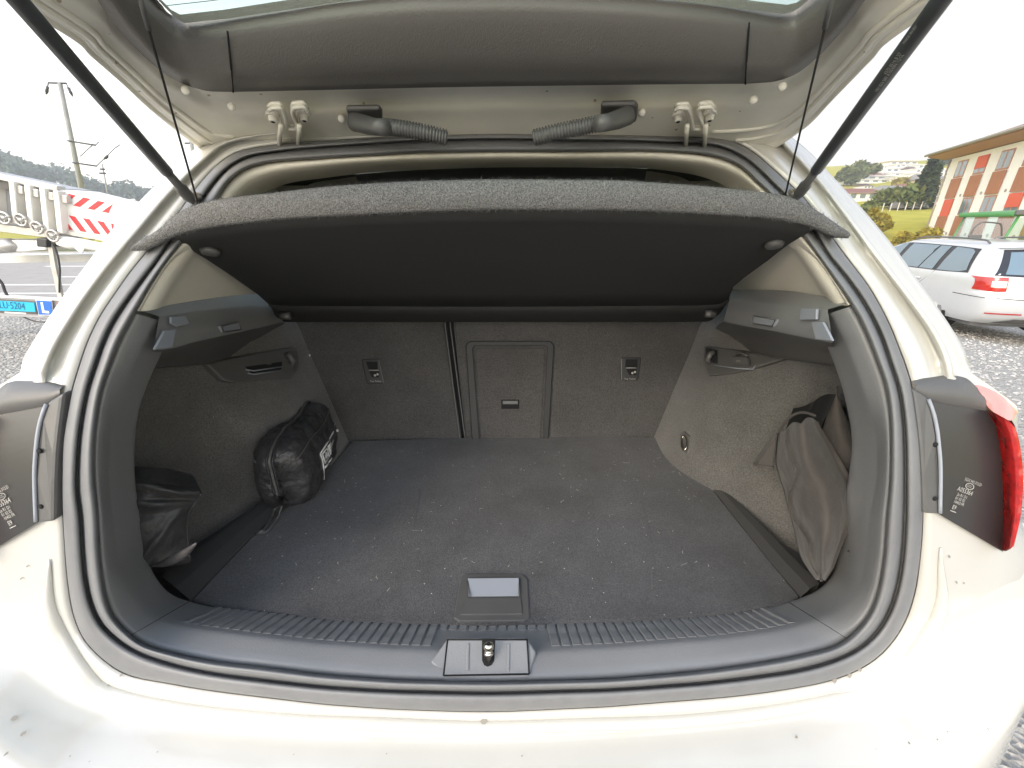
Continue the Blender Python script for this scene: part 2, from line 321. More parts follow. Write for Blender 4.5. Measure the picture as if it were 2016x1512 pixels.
# cabin lining beyond it, its ceiling shade put into a dark colour
last = ur[-1]
c1 = [V((p.x * 1.06, p.y + .16, p.z + .012)) for p in last]
c2 = [V((p.x * 1.1, 1.25, min(1.42, p.z + .03))) for p in last]
c3 = [V((p.x * 1.1, 2.3, min(1.42, p.z + .03))) for p in last]
c4 = [V((p.x * .5, 2.35, 1.05)) for p in last]
K0, K1 = 31, 119                                            # the roof only: the sides are windows
mk('headliner', grid([[p + V((0, .002, 0)) for p in last][K0:K1], c1[K0:K1], c2[K0:K1], c3[K0:K1]]), M['lining'], car, sub=0)
mk('front_seat', box((-.62, 2.0, .55), (-.12, 2.16, 1.22)), M['lining'], car, smooth=False, bevel=.05); mk('front_seat', box((.12, 2.0, .55), (.62, 2.16, 1.22)), M['lining'], car, smooth=False, bevel=.05)
mk('dashboard', box((-.74, 2.9, .5), (.74, 3.2, 1.05)), M['lining'], car, smooth=False, bevel=.05)

# ribs across the sill: one raised strip each
_ro = hermite([0, .12, .55, .93, 1.0], [.046, .054, .092, .122, .132])
def sill_pt(ph, t): return onS(between(LD, LE, t)(ph), _ro(t))
_tb = [(t, [(lambda q: (q.x, q))(sill_pt(p, t)) for p in phr(-56.5, 58.5, 160)]) for t in (.16, .35, .55, .75, .96)]
def sill_x(x, k):
    L_ = _tb[k][1]
    for (xa, a), (xb, b) in zip(L_, L_[1:]):
        if (xa - x) * (xb - x) <= 0: return a.lerp(b, (x - xa) / (xb - xa + 1e-9))
x = -.53
while x < .55:
    ks = (0, 1, 2, 3, 4) if not -.105 < x < .085 else (3, 4)
    P = [sill_x(x + .05 * 0, k) for k in ks]
    if all(P):
        hw = .0072; h = .0032; v_ = []
        for i, p in enumerate(P):
            hh = h if i else h * .3
            for sx, hz in ((-hw, -.002), (-hw + .0016, hh), (hw - .0016, hh), (hw, -.002)): v_.append(p + V((sx, 0, hz)))
        n = len(P); f_ = [(4*i + j, 4*i + j + 1, 4*i + j + 5, 4*i + j + 4) for i in range(n - 1) for j in range(3)] + [(0, 3, 2, 1), (4*n-4, 4*n-3, 4*n-2, 4*n-1)]
        mk('rib', (v_, f_), M['black_plastic'], sill, smooth=False)
    x += .0163

# ---------------- white body round the opening
LG = ploop([(962,1430),(660,1420),(500,1410),(331,1389),(251,1372),(198,1352),(165,1318),(132,1268),(100,1198),(97,1100),(95,1020),(92,930),(90,860),(86,800),(84,736),(95,703),(139,624),(205,531),(271,452),(340,372),(400,315),(440,283),(480,272),(560,262),(700,252),(962,246),(1240,248),(1400,256),(1480,260),(1518,264),(1560,300),(1615,359),(1658,415),(1724.5,504.6),(1791,590.5),(1840,660),(1860,703),(1867,740),(1862,800),(1856,880),(1853,940),(1852,1015),(1852,1100),(1850,1198),(1814,1264.5),(1764.5,1324),(1698,1360),(1599,1384),(1500,1401),(1240,1422)])
def pj(x, z): return proj(V((x, S(x, z), z)))
LW = ploop([pj(.0, .58), pj(-.2, .58), pj(-.45, .585), pj(-.62, .60), pj(-.86, .62), pj(-.86, .78), pj(-.86, .9), pj(-.84, 1.0), (20,775),(42,734),(43,716),(53,693),(73,660),(106,610),(139,562),(172,518),(205,471.5),(238,432),(271.5,399),(338,332.6),(371,303),(404,278),(430,264),(480,255),(560,248),(700,240),(962,236),(1240,238),(1400,244),(1490,246),(1533,253),(1559,270),(1602,306),(1629,336),(1675,385.5),(1724.5,442),(1764,491),(1807,551),(1840,597),(1870,640),(1890,673),(1905,703),(1912,735),(1940,775), pj(.84, 1.0), pj(.86, .9), pj(.86, .78), pj(.86, .62), pj(.62, .60), pj(.45, .585), pj(.2, .58)])
r0 = row(LA, .012); r1 = row(between(LA, LG, .04), .0)
def upper(ph): return sstep(93.8, 97.5, ph) * (1 - sstep(262.5, 266.2, ph))
def offrow(f, lo, hi): return [onS(f(p), lo + (hi - lo) * upper(p)) for p in PH]
r2 = offrow(between(LA, LG, .55), .0, .004); r3 = offrow(between(LA, LG, .88), .0, .011); r4 = offrow(between(LA, LG, .97), .0, -.010); r5 = offrow(between(LG, LW, .12), .001, -.011)
_wk = [0, 25, 40, 52, 66, 80, 91, 98.5]
_wx = hermite(_wk, [0, .38, .62, .80, .88, .88, .82, .70]); _wz = hermite(_wk, [.575, .575, .58, .60, .74, .90, 1.0, 1.062])
def uw(ph): return sstep(93.6, 96.2, ph) * (1 - sstep(263.8, 266.4, ph))
def w3(ph):
    u = uw(ph); q = onS(LW(ph), .012) if u > 0 else None
    a = ph if ph < 180 else 360 - ph; s_ = -1 if ph < 180 else 1
    if u >= 1: return q
    x, z = s_ * _wx(min(a, 100)), _wz(min(a, 100)); l = V((x, S(x, z), z))
    return l.lerp(q, u) if q else l
g3 = [onS(LG(p), -.010 * upper(p)) for p in PH]; W3 = [w3(p) for p in PH]
def wrow(t, off):
    o_ = []
    for p, g, w_ in zip(PH, g3, W3):
        u = upper(p); x = g.x + (w_.x - g.x) * t; z = g.z + (w_.z - g.z) * t
        o_.append(V((x, S(x, z) + off * u + .012 * uw(p) * max(0, t - .9) * 10, z)))
    return o_
r5 = wrow(.12, -.011); r6 = wrow(.24, .006); r6b = wrow(.42, .003); r6c = wrow(.6, .006); r6d = wrow(.76, .010); r7 = wrow(.9, .012); r8 = wrow(1.0, .0)
# wrap forward: body sides and roof
r9, r10, r11, r12, r13 = [], [], [], [], []
for p, q in zip(PH, r8):
    s = 1 if q.x > 0 else -1; u = upper(p)
    wx = .795 + .09 * sstep(1.12, .98, q.z) - .16 * sstep(1.1, 1.42, q.z)
    r9.append(V((q.x, q.y + .03, q.z + .003 * u)))
    tx = s * min(abs(q.x) * 1.05 + .02 + .06 * sstep(1.06, 1.02, q.z), .825 + .06 * sstep(1.0, .85, q.z)) if abs(q.x) > .3 or u > .5 else q.x
    r10.append(V((tx, q.y + .16, q.z + .012 * u)))
    sx = min(1, abs(q.x) / .62)
    r11.append(V((s * wx * sx if abs(q.x) > .3 else q.x * 1.25, 1.7, (q.z + .035) if u > .5 else max(.30, q.z - .2))))
    r12.append(V((r11[-1].x * .98, 2.7, r11[-1].z * .97 if u > .5 else .28)))
    r13.append(V((r11[-1].x * .85, 4.0, .45 + .25 * sstep(.3, 1.4, q.z))))
r10b = [V((s_.x + (e_.x - s_.x) * .25, s_.y + (e_.y - s_.y) * .12, s_.z + (e_.z - s_.z) * .25)) for s_, e_ in zip(r10, r11)]
bvv, bff = grid([r0, r1, r2, r3, r4, r5, r6, r6b, r6c, r6d, r7, r8, r9, r10, r10b, r11, r12, r13, [V((0, 4.1, .55))] * NPH], True)
def is_win(f):
    c = sum((V(bvv[i]) for i in f), V((0, 0, 0))) / 4; k = f[0] // NPH; a = PH[f[0] % NPH]
    return k in (14, 15) and (110 < a < 138 or 222 < a < 250)
shell = mk('body_shell', (bvv, [f for f in bff if not is_win(f)]), M['white'], car, sub=0)
M['side_glass'] = glass('side_glass', (.55, .62, .60), .10)
for lo_, hi_ in ((110, 138), (222, 250)):
    mk('side_window', (bvv, [f for f in bff if is_win(f) and lo_ < PH[f[0] % NPH] < hi_]), M['side_glass'], car)

# rear bumper with its ledge below the opening
_zl = hermite([0, .45, .55, .62, .69, .80, .90], [.590, .596, .609, .645, .70, .735, .745])
def zl(x): return _zl(abs(x))
def Yb(x): return .205 + .24 * x * x + .9 * max(0, abs(x) - .6) ** 2
xs = [-.885 + 1.77 * i / 90 for i in range(91)]
rows = []
for dy0, dz0 in ((.003, .070), (-.002, .044), (-.007, .026), (-.015, .012), (-.027, .004), (-.045, .0)):
    rr = []
    for x in xs:
        f_ = .22 + .78 * sstep(.46, .62, abs(x)); dz = dz0 * f_; rr.append(V((x, S(x, zl(x) + dz) + dy0 * (.4 + .6 * f_), zl(x) + dz)))
    rows.append(rr)
for t, dz in ((.5, -.003), (.72, -.008), (.9, -.017), (1.0, -.032)):
    rr = []
    for i, x in enumerate(xs):
        y0 = rows[5][i].y; y1 = Yb(x); u_ = t
        rr.append(V((x, y0 + (y1 - y0) * u_, zl(x) + dz - .10 * max(0, abs(x) - .80) * 4 * t)))
    rows.append(rr)
for dy, z in ((-.012, .58), (-.014, .50), (.0, .40), (.03, .30), (.10, .24)):
    rows.append([V((x, Yb(x) + dy, z)) for x in xs])
bumper = mk('rear_bumper', grid(rows), M['white'], car)
for s in (1, -1):                                          # bumper ends running forward along the flanks
    e = [V((s * .885, Yb(.885), z)) for z in (.67, .58, .50, .40, .30, .24)]
    mk('bumper_corner', grid([e, [p + V((s * .012, .12, 0)) for p in e], [p + V((s * .008, .45, 0)) for p in e]]), M['white'], car)
# pressed bead along the ledge
bp = [LG(p) for p in phr(-74, 73, 120)]
b3 = [onS(p, -.002) for p in bp]
mk('bead', tube(b3, [.0010 + .0085 * min(1, i / 6, (119 - i) / 6) for i in range(120)], 10), M['white'], shell)

# specks of road dirt sticking to the bumper and panels
rng = random.Random(17); dv_, df_ = [], []
dpx = [(46,1138,3),(57,1115,3),(136,1305,3),(73,1332,4),(30,1415,6),(47,1445,5),(15,1485,4),(1567,1452,4),(1788,1464,3),(1866,1096,4),(1880,1146,4),(1895,1148,3),(1923,1217,3),(1917,1238,3),(1919,1295,3),(952,1418,8),(240,1330,4),(215,1350,3),(168,1341,3),(1640,1338,7),(1670,1330,6),(1690,1318,5)] + [(rng.uniform(20, 1950), rng.uniform(1425, 1505), rng.uniform(1.2, 2.2)) for _ in range(12)] + [(rng.uniform(600, 1300), 1436 + rng.uniform(-3, 3), rng.uniform(1.0, 1.8)) for _ in range(14)]
for px_, py_, r_ in dpx:
    p_ = onF((px_, py_), lambda q: max(q.y - S(q.x, q.z), min(zl(q.x) - q.z, q.y - Yb(q.x))), .2, 1.5, 200); n_ = V((0, -.7, .7)) if p_.z > zl(p_.x) + .02 else V((0, -.15, 1)); n_.normalize()
    u_ = n_.orthogonal().normalized(); w_ = n_.cross(u_); R_ = r_ * .00062; k_ = len(dv_); m_ = rng.randint(5, 7)
    for i in range(m_): t_ = 2 * PI * i / m_; f_ = rng.uniform(.45, 1.1); dv_.append(p_ + n_ * .0022 + (u_ * math.cos(t_) * 1.3 + w_ * math.sin(t_)) * R_ * f_)
    df_.append(tuple(range(k_, k_ + m_)))
M['dirt'] = mat('road_dirt', (.25, .235, .205), .9)
tag(mk('dirt_specks', (dv_, df_), M['dirt'], bumper, smooth=False, fixn=False), kind='stuff')

# wheels (rear)
for s in (1, -1):
    tw = mk('rear_wheel', tube([V((s * .66, 1.25, .31)), V((s * .68, 1.25, .31)), V((s * .86, 1.25, .31)), V((s * .88, 1.25, .31))], [.27, .31, .31, .27], 36), M['rubber'], car)
    mk('rim', tube([V((s * .80, 1.25, .31)), V((s * .89, 1.25, .31))], [.20, .19], 28), M['steel'], tw)

# ---------------- rear lamps, traced on the right and mirrored
def mir(p): return V((-p.x, p.y, p.z))
def side(f, s):
    vv, ff = f; return ([p if s > 0 else mir(p) for p in vv], [q if s > 0 else tuple(reversed(q)) for q in ff])
face_px = [(1827,784),(1838,815),(1846,860),(1851,930),(1850,1013),(1912,1050),(1975,1087),(1975,1000),(1973,930),(1967,870),(1956,830),(1940,806),(1885,796)]
strip_px = [(1797,764),(1827,783),(1838,815),(1846,860),(1851,930),(1850,1014),(1818,1012),(1815,930),(1812,880),(1806,827)]
lens_in = [(1941,805),(1957,830),(1968,870),(1974,930),(1976,1000),(1976,1088)]
lens_mid = [(1972,818),(1984,846),(1993,885),(1998,940),(1996,1000),(1984,1084)]
lens_out = [(1991,836),(1998,858),(2006,900),(2009,945),(2006,1000),(1990,1078)]
def rs(p, n=14): return spline(p, n)
for s in (1, -1):
    fl_e = spline([(1827,784),(1838,815),(1846,860),(1851,930),(1850,1013)], 18); fr_e = spline([(1940,806),(1956,830),(1967,870),(1973,930),(1975,1000),(1975,1087)], 18)
    fg = [[onS(mixp(a_, b_, k / 12), -.007) for k in range(13)] for a_, b_ in zip(fl_e, fr_e)]
    fg = [[p + V((0, .05, 0)) for p in fg[0]]] + fg + [[p + V((0, .05, 0)) for p in fg[-1]]]
    fg = [[r[0] + V((0, .05, 0))] + r + [r[-1] + V((0, .05, 0))] for r in fg]
    lamp = mk('tail_lamp', side(grid(fg), s), M['lamp_black'], car, smooth=False)
    mk('flange', side(prism([onS(p, -.012) for p in strip_px], V((0, .03, 0))), s), M['smooth_black'], lamp, smooth=False, bevel=.004)
    edge = [(1828,786),(1839,816),(1847,860),(1852,930),(1851,1010)]
    mk('gasket', side(tube([onS(p, -.013) for p in rs(edge)], .0022, 6), s), M['grey_plastic'], lamp)
    for q in ((1840.5,875),(1840,981)):
        mk('screw_hole', side(disc(onS(q, -.0115), V((0, -1, 0)), .0032, .0015), s), M['dark_void'], lamp)
    # shoulder plate on top of the housing
    fr = [onS(p, -.009) for p in rs([(1802,768),(1828,786),(1885,798),(1942,808)], 16)]
    bk = [onS(p, -.004) for p in rs([(1797,752),(1828,746),(1893,742),(1934,772)], 16)]
    bk2 = [p + V((0.01, .08, -.01)) for p in bk]
    mk('shoulder', side(grid([[p + V((0, .006, -.004)) for p in fr], fr, [p.lerp(q, .4) + V((0, -.001, .003)) for p, q in zip(fr, bk)], bk, bk2]), s), M['smooth_black'], lamp)
    a = [onS(p, -.002) for p in rs(lens_in)]; b = [onS(p, -.030) for p in rs(lens_mid)]; c = [onS(p, -.030) + V((.004, 0, 0)) for p in rs(lens_out)]
    d = [p + V((.045, .05, 0)) for p in c]; e = [p + V((.095, .19, .0)) for p in c]
    mk('lens', side(grid([[p + V((0, .03, 0)) for p in a], a, b, c]), s), M['red_lens'], lamp, sub=1)
    mk('outer_lens', side(grid([c, d, e]), s), M['pink_lens'], lamp)
    t0 = [onS((1942,806), -.006), onS((1972,818), -.030), onS((1991,836), -.028)]
    t1 = [onS((1935,773), -.006), onS((1972,776), -.012), onS((2006,808), -.012)]
    t2 = [onS((1908,748), -.005), onS((1958,760), -.006), onS((2004,786), -.004)]
    t3 = [p + V((.01, .10, -.01)) for p in t2]
    mk('lens_top', side(grid([t0, t1, t2, t3]), s), M['pink_lens'], lamp, sub=1)  # pale red stands in for light on the lens top
    # moulded approval marks
    def tp(px, py):
        p = onS((px, py), -.0085); return p if s > 0 else mir(p)
    if s > 0: e0_, e1_, eu = tp(1886, 966), tp(1920, 979), tp(1889, 957.5)
    else: e0_, e1_, eu = tp(1924, 984), tp(1889, 968), tp(1920, 976)
    U2 = (e1_ - e0_); pxm = U2.length / 36.5; U2.normalize(); V2 = (eu - e0_); V2 = (V2 - U2 * V2.dot(U2)).normalized()
    nrm = U2.cross(V2); org0 = e0_ - U2 * 2.5 * pxm
    for (dx, dy, st, sz) in ((5, 18.5, '5GX.945.312.D', 6.6), (0, 0, 'A055364', 10.2), (4, -7.5, '2a R1 D1', 6.6), (4, -13.5, '01 02 02', 6.6), (4, -19.5, '10403 FR', 6.6), (6, -29, 'E9', 9.5)):
        text('mark', st, org0 + U2 * dx * pxm + V2 * dy * pxm, U2, V2, sz * pxm, M['grey_print'], lamp, sx=.84)
    cc = org0 + U2 * 20 * pxm + V2 * 12.5 * pxm
    ring = [cc + U2 * (8 * pxm * math.cos(t)) + V2 * (4.6 * pxm * math.sin(t)) for t in [2*PI*k/20 for k in range(20)]]
    mk('mark', tube(ring + ring[:1], .5 * pxm, 5, False), M['grey_print'], lamp)
    text('mark', 'CCC', cc - U2 * 5.5 * pxm - V2 * 2.0 * pxm, U2, V2, 5.6 * pxm, M['grey_print'], lamp, sx=.84)
    b0 = org0 + U2 * 5 * pxm - V2 * 33 * pxm
    mk('mark', prism([b0, b0 + U2 * 12 * pxm, b0 + U2 * 12 * pxm + V2 * 1.0 * pxm, b0 + V2 * 1.0 * pxm], V((0, -.0003, 0))), M['grey_print'], lamp, smooth=False)

# ---------------- boot interior
def Xw(y, z, s):
    st = .075 if s < 0 else .02; wd = .022 if s < 0 else .12
    x = .50 + .40 * (z - .66) + .20 * (1.12 - y) + st * sstep(.83 + wd, .83 - wd, y) + .08 * sstep(.75, .5, y)
    arch = math.exp(-((y - .96) / .16) ** 2) * sstep(1.0, .80, z)
    x = min(.70, x) - .060 * arch + .02 * sstep(.98, 1.06, z)
    y0 = S(.6, z) + .125
    return x + (.64 - x) * sstep(y0 + .10, y0, y)
for s in (-1, 1):
    rows = [[V((s * Xw(y, z, s), y, z)) for y in [S(.6, z) + .125 + (1.155 - S(.6, z)) * i / 86 for i in range(87)]] for z in [.60 + .48 * k / 50 for k in range(51)]]
    mk('side_lining', grid(rows), M['wall_carpet'], car)
def onW(p, s, off=0): return onF(p, lambda q: s * q.x - (Xw(q.y, q.z, s) - off), .3, 2.2)

# boot floor panel, well underneath and plastic rails
fl_px = [(378,1181),(430,1195),(500,1203),(600,1215),(660,1220),(834,1226),(962,1228),(1042,1226),(1181,1222),(1360,1212),(1500,1195),(1550,1184),(1574,1174),(1506,1092),(1440,1010),(1399,958),(1358,914),(1344,893),(1325,886),(1306,872),(1290,861),(1150,858),(1000,859),(850,863),(695,868),(640,928),(570,993),(500,1053),(438,1117)]
fz = .662
fl = [onZ(p, fz) for p in fl_px]
bm = bmesh.new(); bv = [bm.verts.new(p) for p in fl]; bf = bm.faces.new(bv); r = bmesh.ops.extrude_face_region(bm, geom=[bf])
for q in r['geom']:
    if isinstance(q, bmesh.types.BMVert): q.co.z -= .02
bm.normal_update(); me = bpy.data.meshes.new('boot_floor'); bmesh.ops.recalc_face_normals(bm, faces=bm.faces); bm.to_mesh(me); bm.free(); me.materials.append(M['carpet'])
floor = bpy.data.objects.new('boot_floor', me); reg(floor, car); mo = floor.modifiers.new('b', 'BEVEL'); mo.width = .004; mo.segments = 3
mk('floor_well', box((-.74, .44, .59), (.74, 1.30, .640)), M['smooth_black'], car, smooth=False)
for s, a, b in ((-1, [(374,1182),(438,1115),(500,1052),(570,992),(640,927)], [(316,1134),(400,1074),(484,1013),(552,955),(626,893)]), (1, [(1578,1174),(1506,1090),(1440,1008),(1399,957),(1354,910)], [(1613,1148),(1558,1094),(1500,1034),(1448,984),(1390,930)])):
    A = [onZ(p, .664) for p in spline(a, 20)]; B = [onZ(p, .672) for p in spline(b, 20)]
    Bm = [p.lerp(q, .45) + V((0, 0, .004)) for p, q in zip(A, B)]
    mk('floor_rail', grid([[p - V((0, 0, .03)) for p in A], A, Bm, B, [p - V((0, 0, .04)) for p in B]]), M['rail'], car, smooth=False)
# floor handle: recessed cup with flap
hz = fz + .003
hp = [onZ(p, hz) for p in [(893,1216),(905,1223),(1032,1222),(1043,1214),(1039,1140),(1028,1129),(918,1129),(906,1140)]]
hd = mk('floor_handle', prism(hp, V((0, 0, -.008))), M['smooth_black'], floor, smooth=False, bevel=.002)
mk('flap', prism([onZ(p, hz + .0022) for p in [(906,1210),(1029,1209),(1026,1176),(918,1177)]], V((0, 0, -.003))), M['smooth_black'], floor, smooth=False, bevel=.0015)
rec = [onZ(p, hz + .0006) for p in [(924,1174),(1021,1173),(1021,1141),(921,1142)]]
lo = [p + V((0, .002, .0)) for p in rec]
mk('grip', prism([rec[0], rec[1], rec[2] + V((0, .0, .004)), rec[3] + V((0, 0, .004))], V((0, 0, -.001))), M['grey_plastic'], floor, smooth=False)
for a, b in (((921,1140),(1022,1139)), ((921,1141),(924,1175)), ((1022,1140),(1022,1174))):
    mk('grip_rim', tube([onZ(a, hz + .003), onZ(b, hz + .003)], .0013, 6), M['smooth_black'], floor)

# rear seatbacks (split) with ski hatch and tether anchors
SO, SN = V((0, 1.116, .66)), V((0, -math.cos(math.radians(17.4)), math.sin(math.radians(17.4))))
def onB(p, off=0): return onPl(p, SO + SN * off, SN)
seat_l = mk('seatback', prism([onB(p) for p in [(520,600),(560,600),(874,600),(874,645),(908,866),(904,885),(640,885)]], -SN * .10), M['seat_carpet'], car, smooth=False, bevel=.008)
seat_r = mk('seatback', prism([onB(p) for p in [(893,600),(893,645),(917,866),(920,885),(1400,885),(1450,600)]], -SN * .10), M['seat_carpet'], car, smooth=False, bevel=.008)
mk('seat_gap', prism([onB(p, -.02) for p in [(865,600),(900,600),(930,890),(896,890)]], -SN * .02), M['dark_void'], car, smooth=False)
for dx in (0, 10):
    mk('gap_trim', tube([onB((881 + dx - 7, 600), .002), onB((881 + dx - 4, 645), .002), onB((909 + dx - 3, 866), .002), onB((911 + dx - 3, 885), .002)], .0022, 6), M['smooth_black'], seat_r)
fo = [(930,885),(929,861),(917,680),(925,672),(1084,672),(1091,680),(1080,861),(1078,885)]; fi = [(945,885),(944,861),(930.5,686),(936,681),(1072,681),(1078,686),(1069,861),(1067,885)]
n = len(fo); ov = [onB(p, .010) for p in fo] + [onB(p, .010) for p in fi] + [onB(p, -.003) for p in fo] + [onB(p, -.003) for p in fi]
ff = []
for i in range(n - 1): ff += [(i, i+1, n+i+1, n+i), (2*n+i, 2*n+i+1, i+1, i), (n+i, n+i+1, 3*n+i+1, 3*n+i)]
mk('hatch_frame', (ov, ff), M['frame_black'], seat_r, smooth=False, bevel=.002)
mk('ski_hatch', prism([onB(p, .005) for p in [(950,885),(949,861),(935.5,688),(938,685.5),(1070,685.5),(1073,688),(1064,861),(1062,885)]], -SN * .004), M['seat_carpet'], seat_r, smooth=False, bevel=.002)
mk('hatch_latch', prism([onB(p, .008) for p in [(987,787),(1022,787),(1022,805),(987,805)]], -SN * .004), M['dark_void'], seat_r, smooth=False)
mk('hatch_handle', prism([onB(p, .013) for p in [(989.5,789),(1020,789),(1020,796),(989.5,796)]], -SN * .007), M['smooth_black'], seat_r, smooth=False, bevel=.0015)
for par, pts, dx in ((seat_l, [(711,707),(747,706),(757,755),(722,756)], 0), (seat_r, [(1263,704),(1222,704),(1223,749),(1256,749)], 1)):
    tf = mk('tether_anchor', prism([onB(p, .004) for p in pts], -SN * .006), M['lamp_black'], par, smooth=False, bevel=.0025)
    c = (sum(p[0] for p in pts) / 4, sum(p[1] for p in pts) / 4); k = -1 if dx else 1
    def q(x, y): return onB((c[0] + x, c[1] + y), .0048)
    tb = [q(-12*k - 2 if k > 0 else -9, -19), q(9 if k > 0 else 14, -19), q(9 if k > 0 else 14, -3), q(-8 if k > 0 else -10, -3)]
    mk('anchor_slot', prism(tb, -SN * .002), M['dark_void'], par, smooth=False)
    mk('anchor_bar', tube([q(-8, -2.2), q(11, -2.2)], .0012, 6), M['grey_print'], par)
    mk('anchor_slot', prism([q(-8, 0), q(12, 0), q(12, 12), q(-2, 12)], -SN * .002), M['dark_void'], par, smooth=False)
    for (bx, by) in ((4, 8), (9, 6)):
        cc = onB((c[0] + bx, c[1] + by), .0058); mk('seat_symbol', disc(cc, SN, .0036, .0006, 9), M['grey_print'], par, smooth=False)
    e0 = onB((c[0] - 6, c[1] + 21), .0058); e1 = onB((c[0] + 16, c[1] + 21), .0058)
    text('mark', 'Top Tether', e0 if k > 0 else onB((c[0] - 12, c[1] + 21), .0058), e1 - e0, onB((c[0], c[1]), 0) - onB((c[0], c[1] + 10), 0), .0075, M['grey_print'], par)
for q in ((606,702),(1367,695)):
    p = onB(q, .006); s = -1 if q[0] < 900 else 1
    mk('reflector', prism([p + V((-.007 , 0, .004)), p + V((.008, 0, .006)), p + V((.004 * -s, -.002, -.007))], V((0, .004, 0))), M['print'], car, smooth=False)

# upper side trims: shelf supports, recess and hook panels, pale pillar linings
def plx(s, x0, k, off=0):                                  # vertical plane |x| = x0 + k (y - .6)
    n = V((-s, k, 0)).normalized(); o = V((s * (x0 + off), .6, 0)); return lambda p: onPl(p, o, n)
def srows(s, defs, n=16):
    out_ = []
    for px, x0, k in defs: f = plx(s, x0, k); out_.append([f(p) for p in spline(px, n)])
    return out_
Lrows = srows(-1, [([(268,609),(330,592),(400,581),(470,576),(545,579)], .505, .27), ([(312,622),(380,612),(440,606),(500,601),(548,604)], .490, .228), ([(313,625),(380,616),(440,610),(500,605),(548,608)], .486, .228),
                   ([(303,688),(340,684),(374,674),(419,663),(487,648),(560,630)], .480, .228), ([(303,690),(340,686),(374,676),(419,666),(487,651),(560,634)], .490, .228)])
Lrec = srows(-1, [([(300,690),(340,684),(374,675),(419,665),(487,650),(566,632)], .50, .22), ([(300,700),(368,694),(410,690),(498,672),(572,655)], .575, .20), ([(300,722),(368,716),(411,713),(500,697),(580,685)], .585, .20), ([(300,725),(368,720),(411,717),(500,702),(582,690)], .61, .21)])
Rrows = srows(1, [([(1674,596),(1600,580),(1540,572),(1480,570),(1440,572)], .495, .22), ([(1630,609),(1590,604),(1558,600),(1500,594),(1436,589)], .478, .18), ([(1630,612),(1590,607),(1558,603),(1500,597),(1436,592)], .474, .18),
                  ([(1639,672),(1603,666),(1560,657),(1521,649),(1470,640),(1425,630)], .468, .18), ([(1639,675),(1603,669),(1560,660),(1521,652),(1470,643),(1425,634)], .478, .18)])
Rrec = srows(1, [([(1641,676),(1603,667),(1560,658),(1521,650),(1470,641),(1420,632)], .49, .18), ([(1641,690),(1600,684),(1545,677),(1470,664),(1402,652)], .57, .16), ([(1641,718),(1600,711),(1545,704),(1470,692),(1389,678)], .58, .16), ([(1641,721),(1600,714),(1545,707),(1470,696),(1388,683)], .60, .17)])
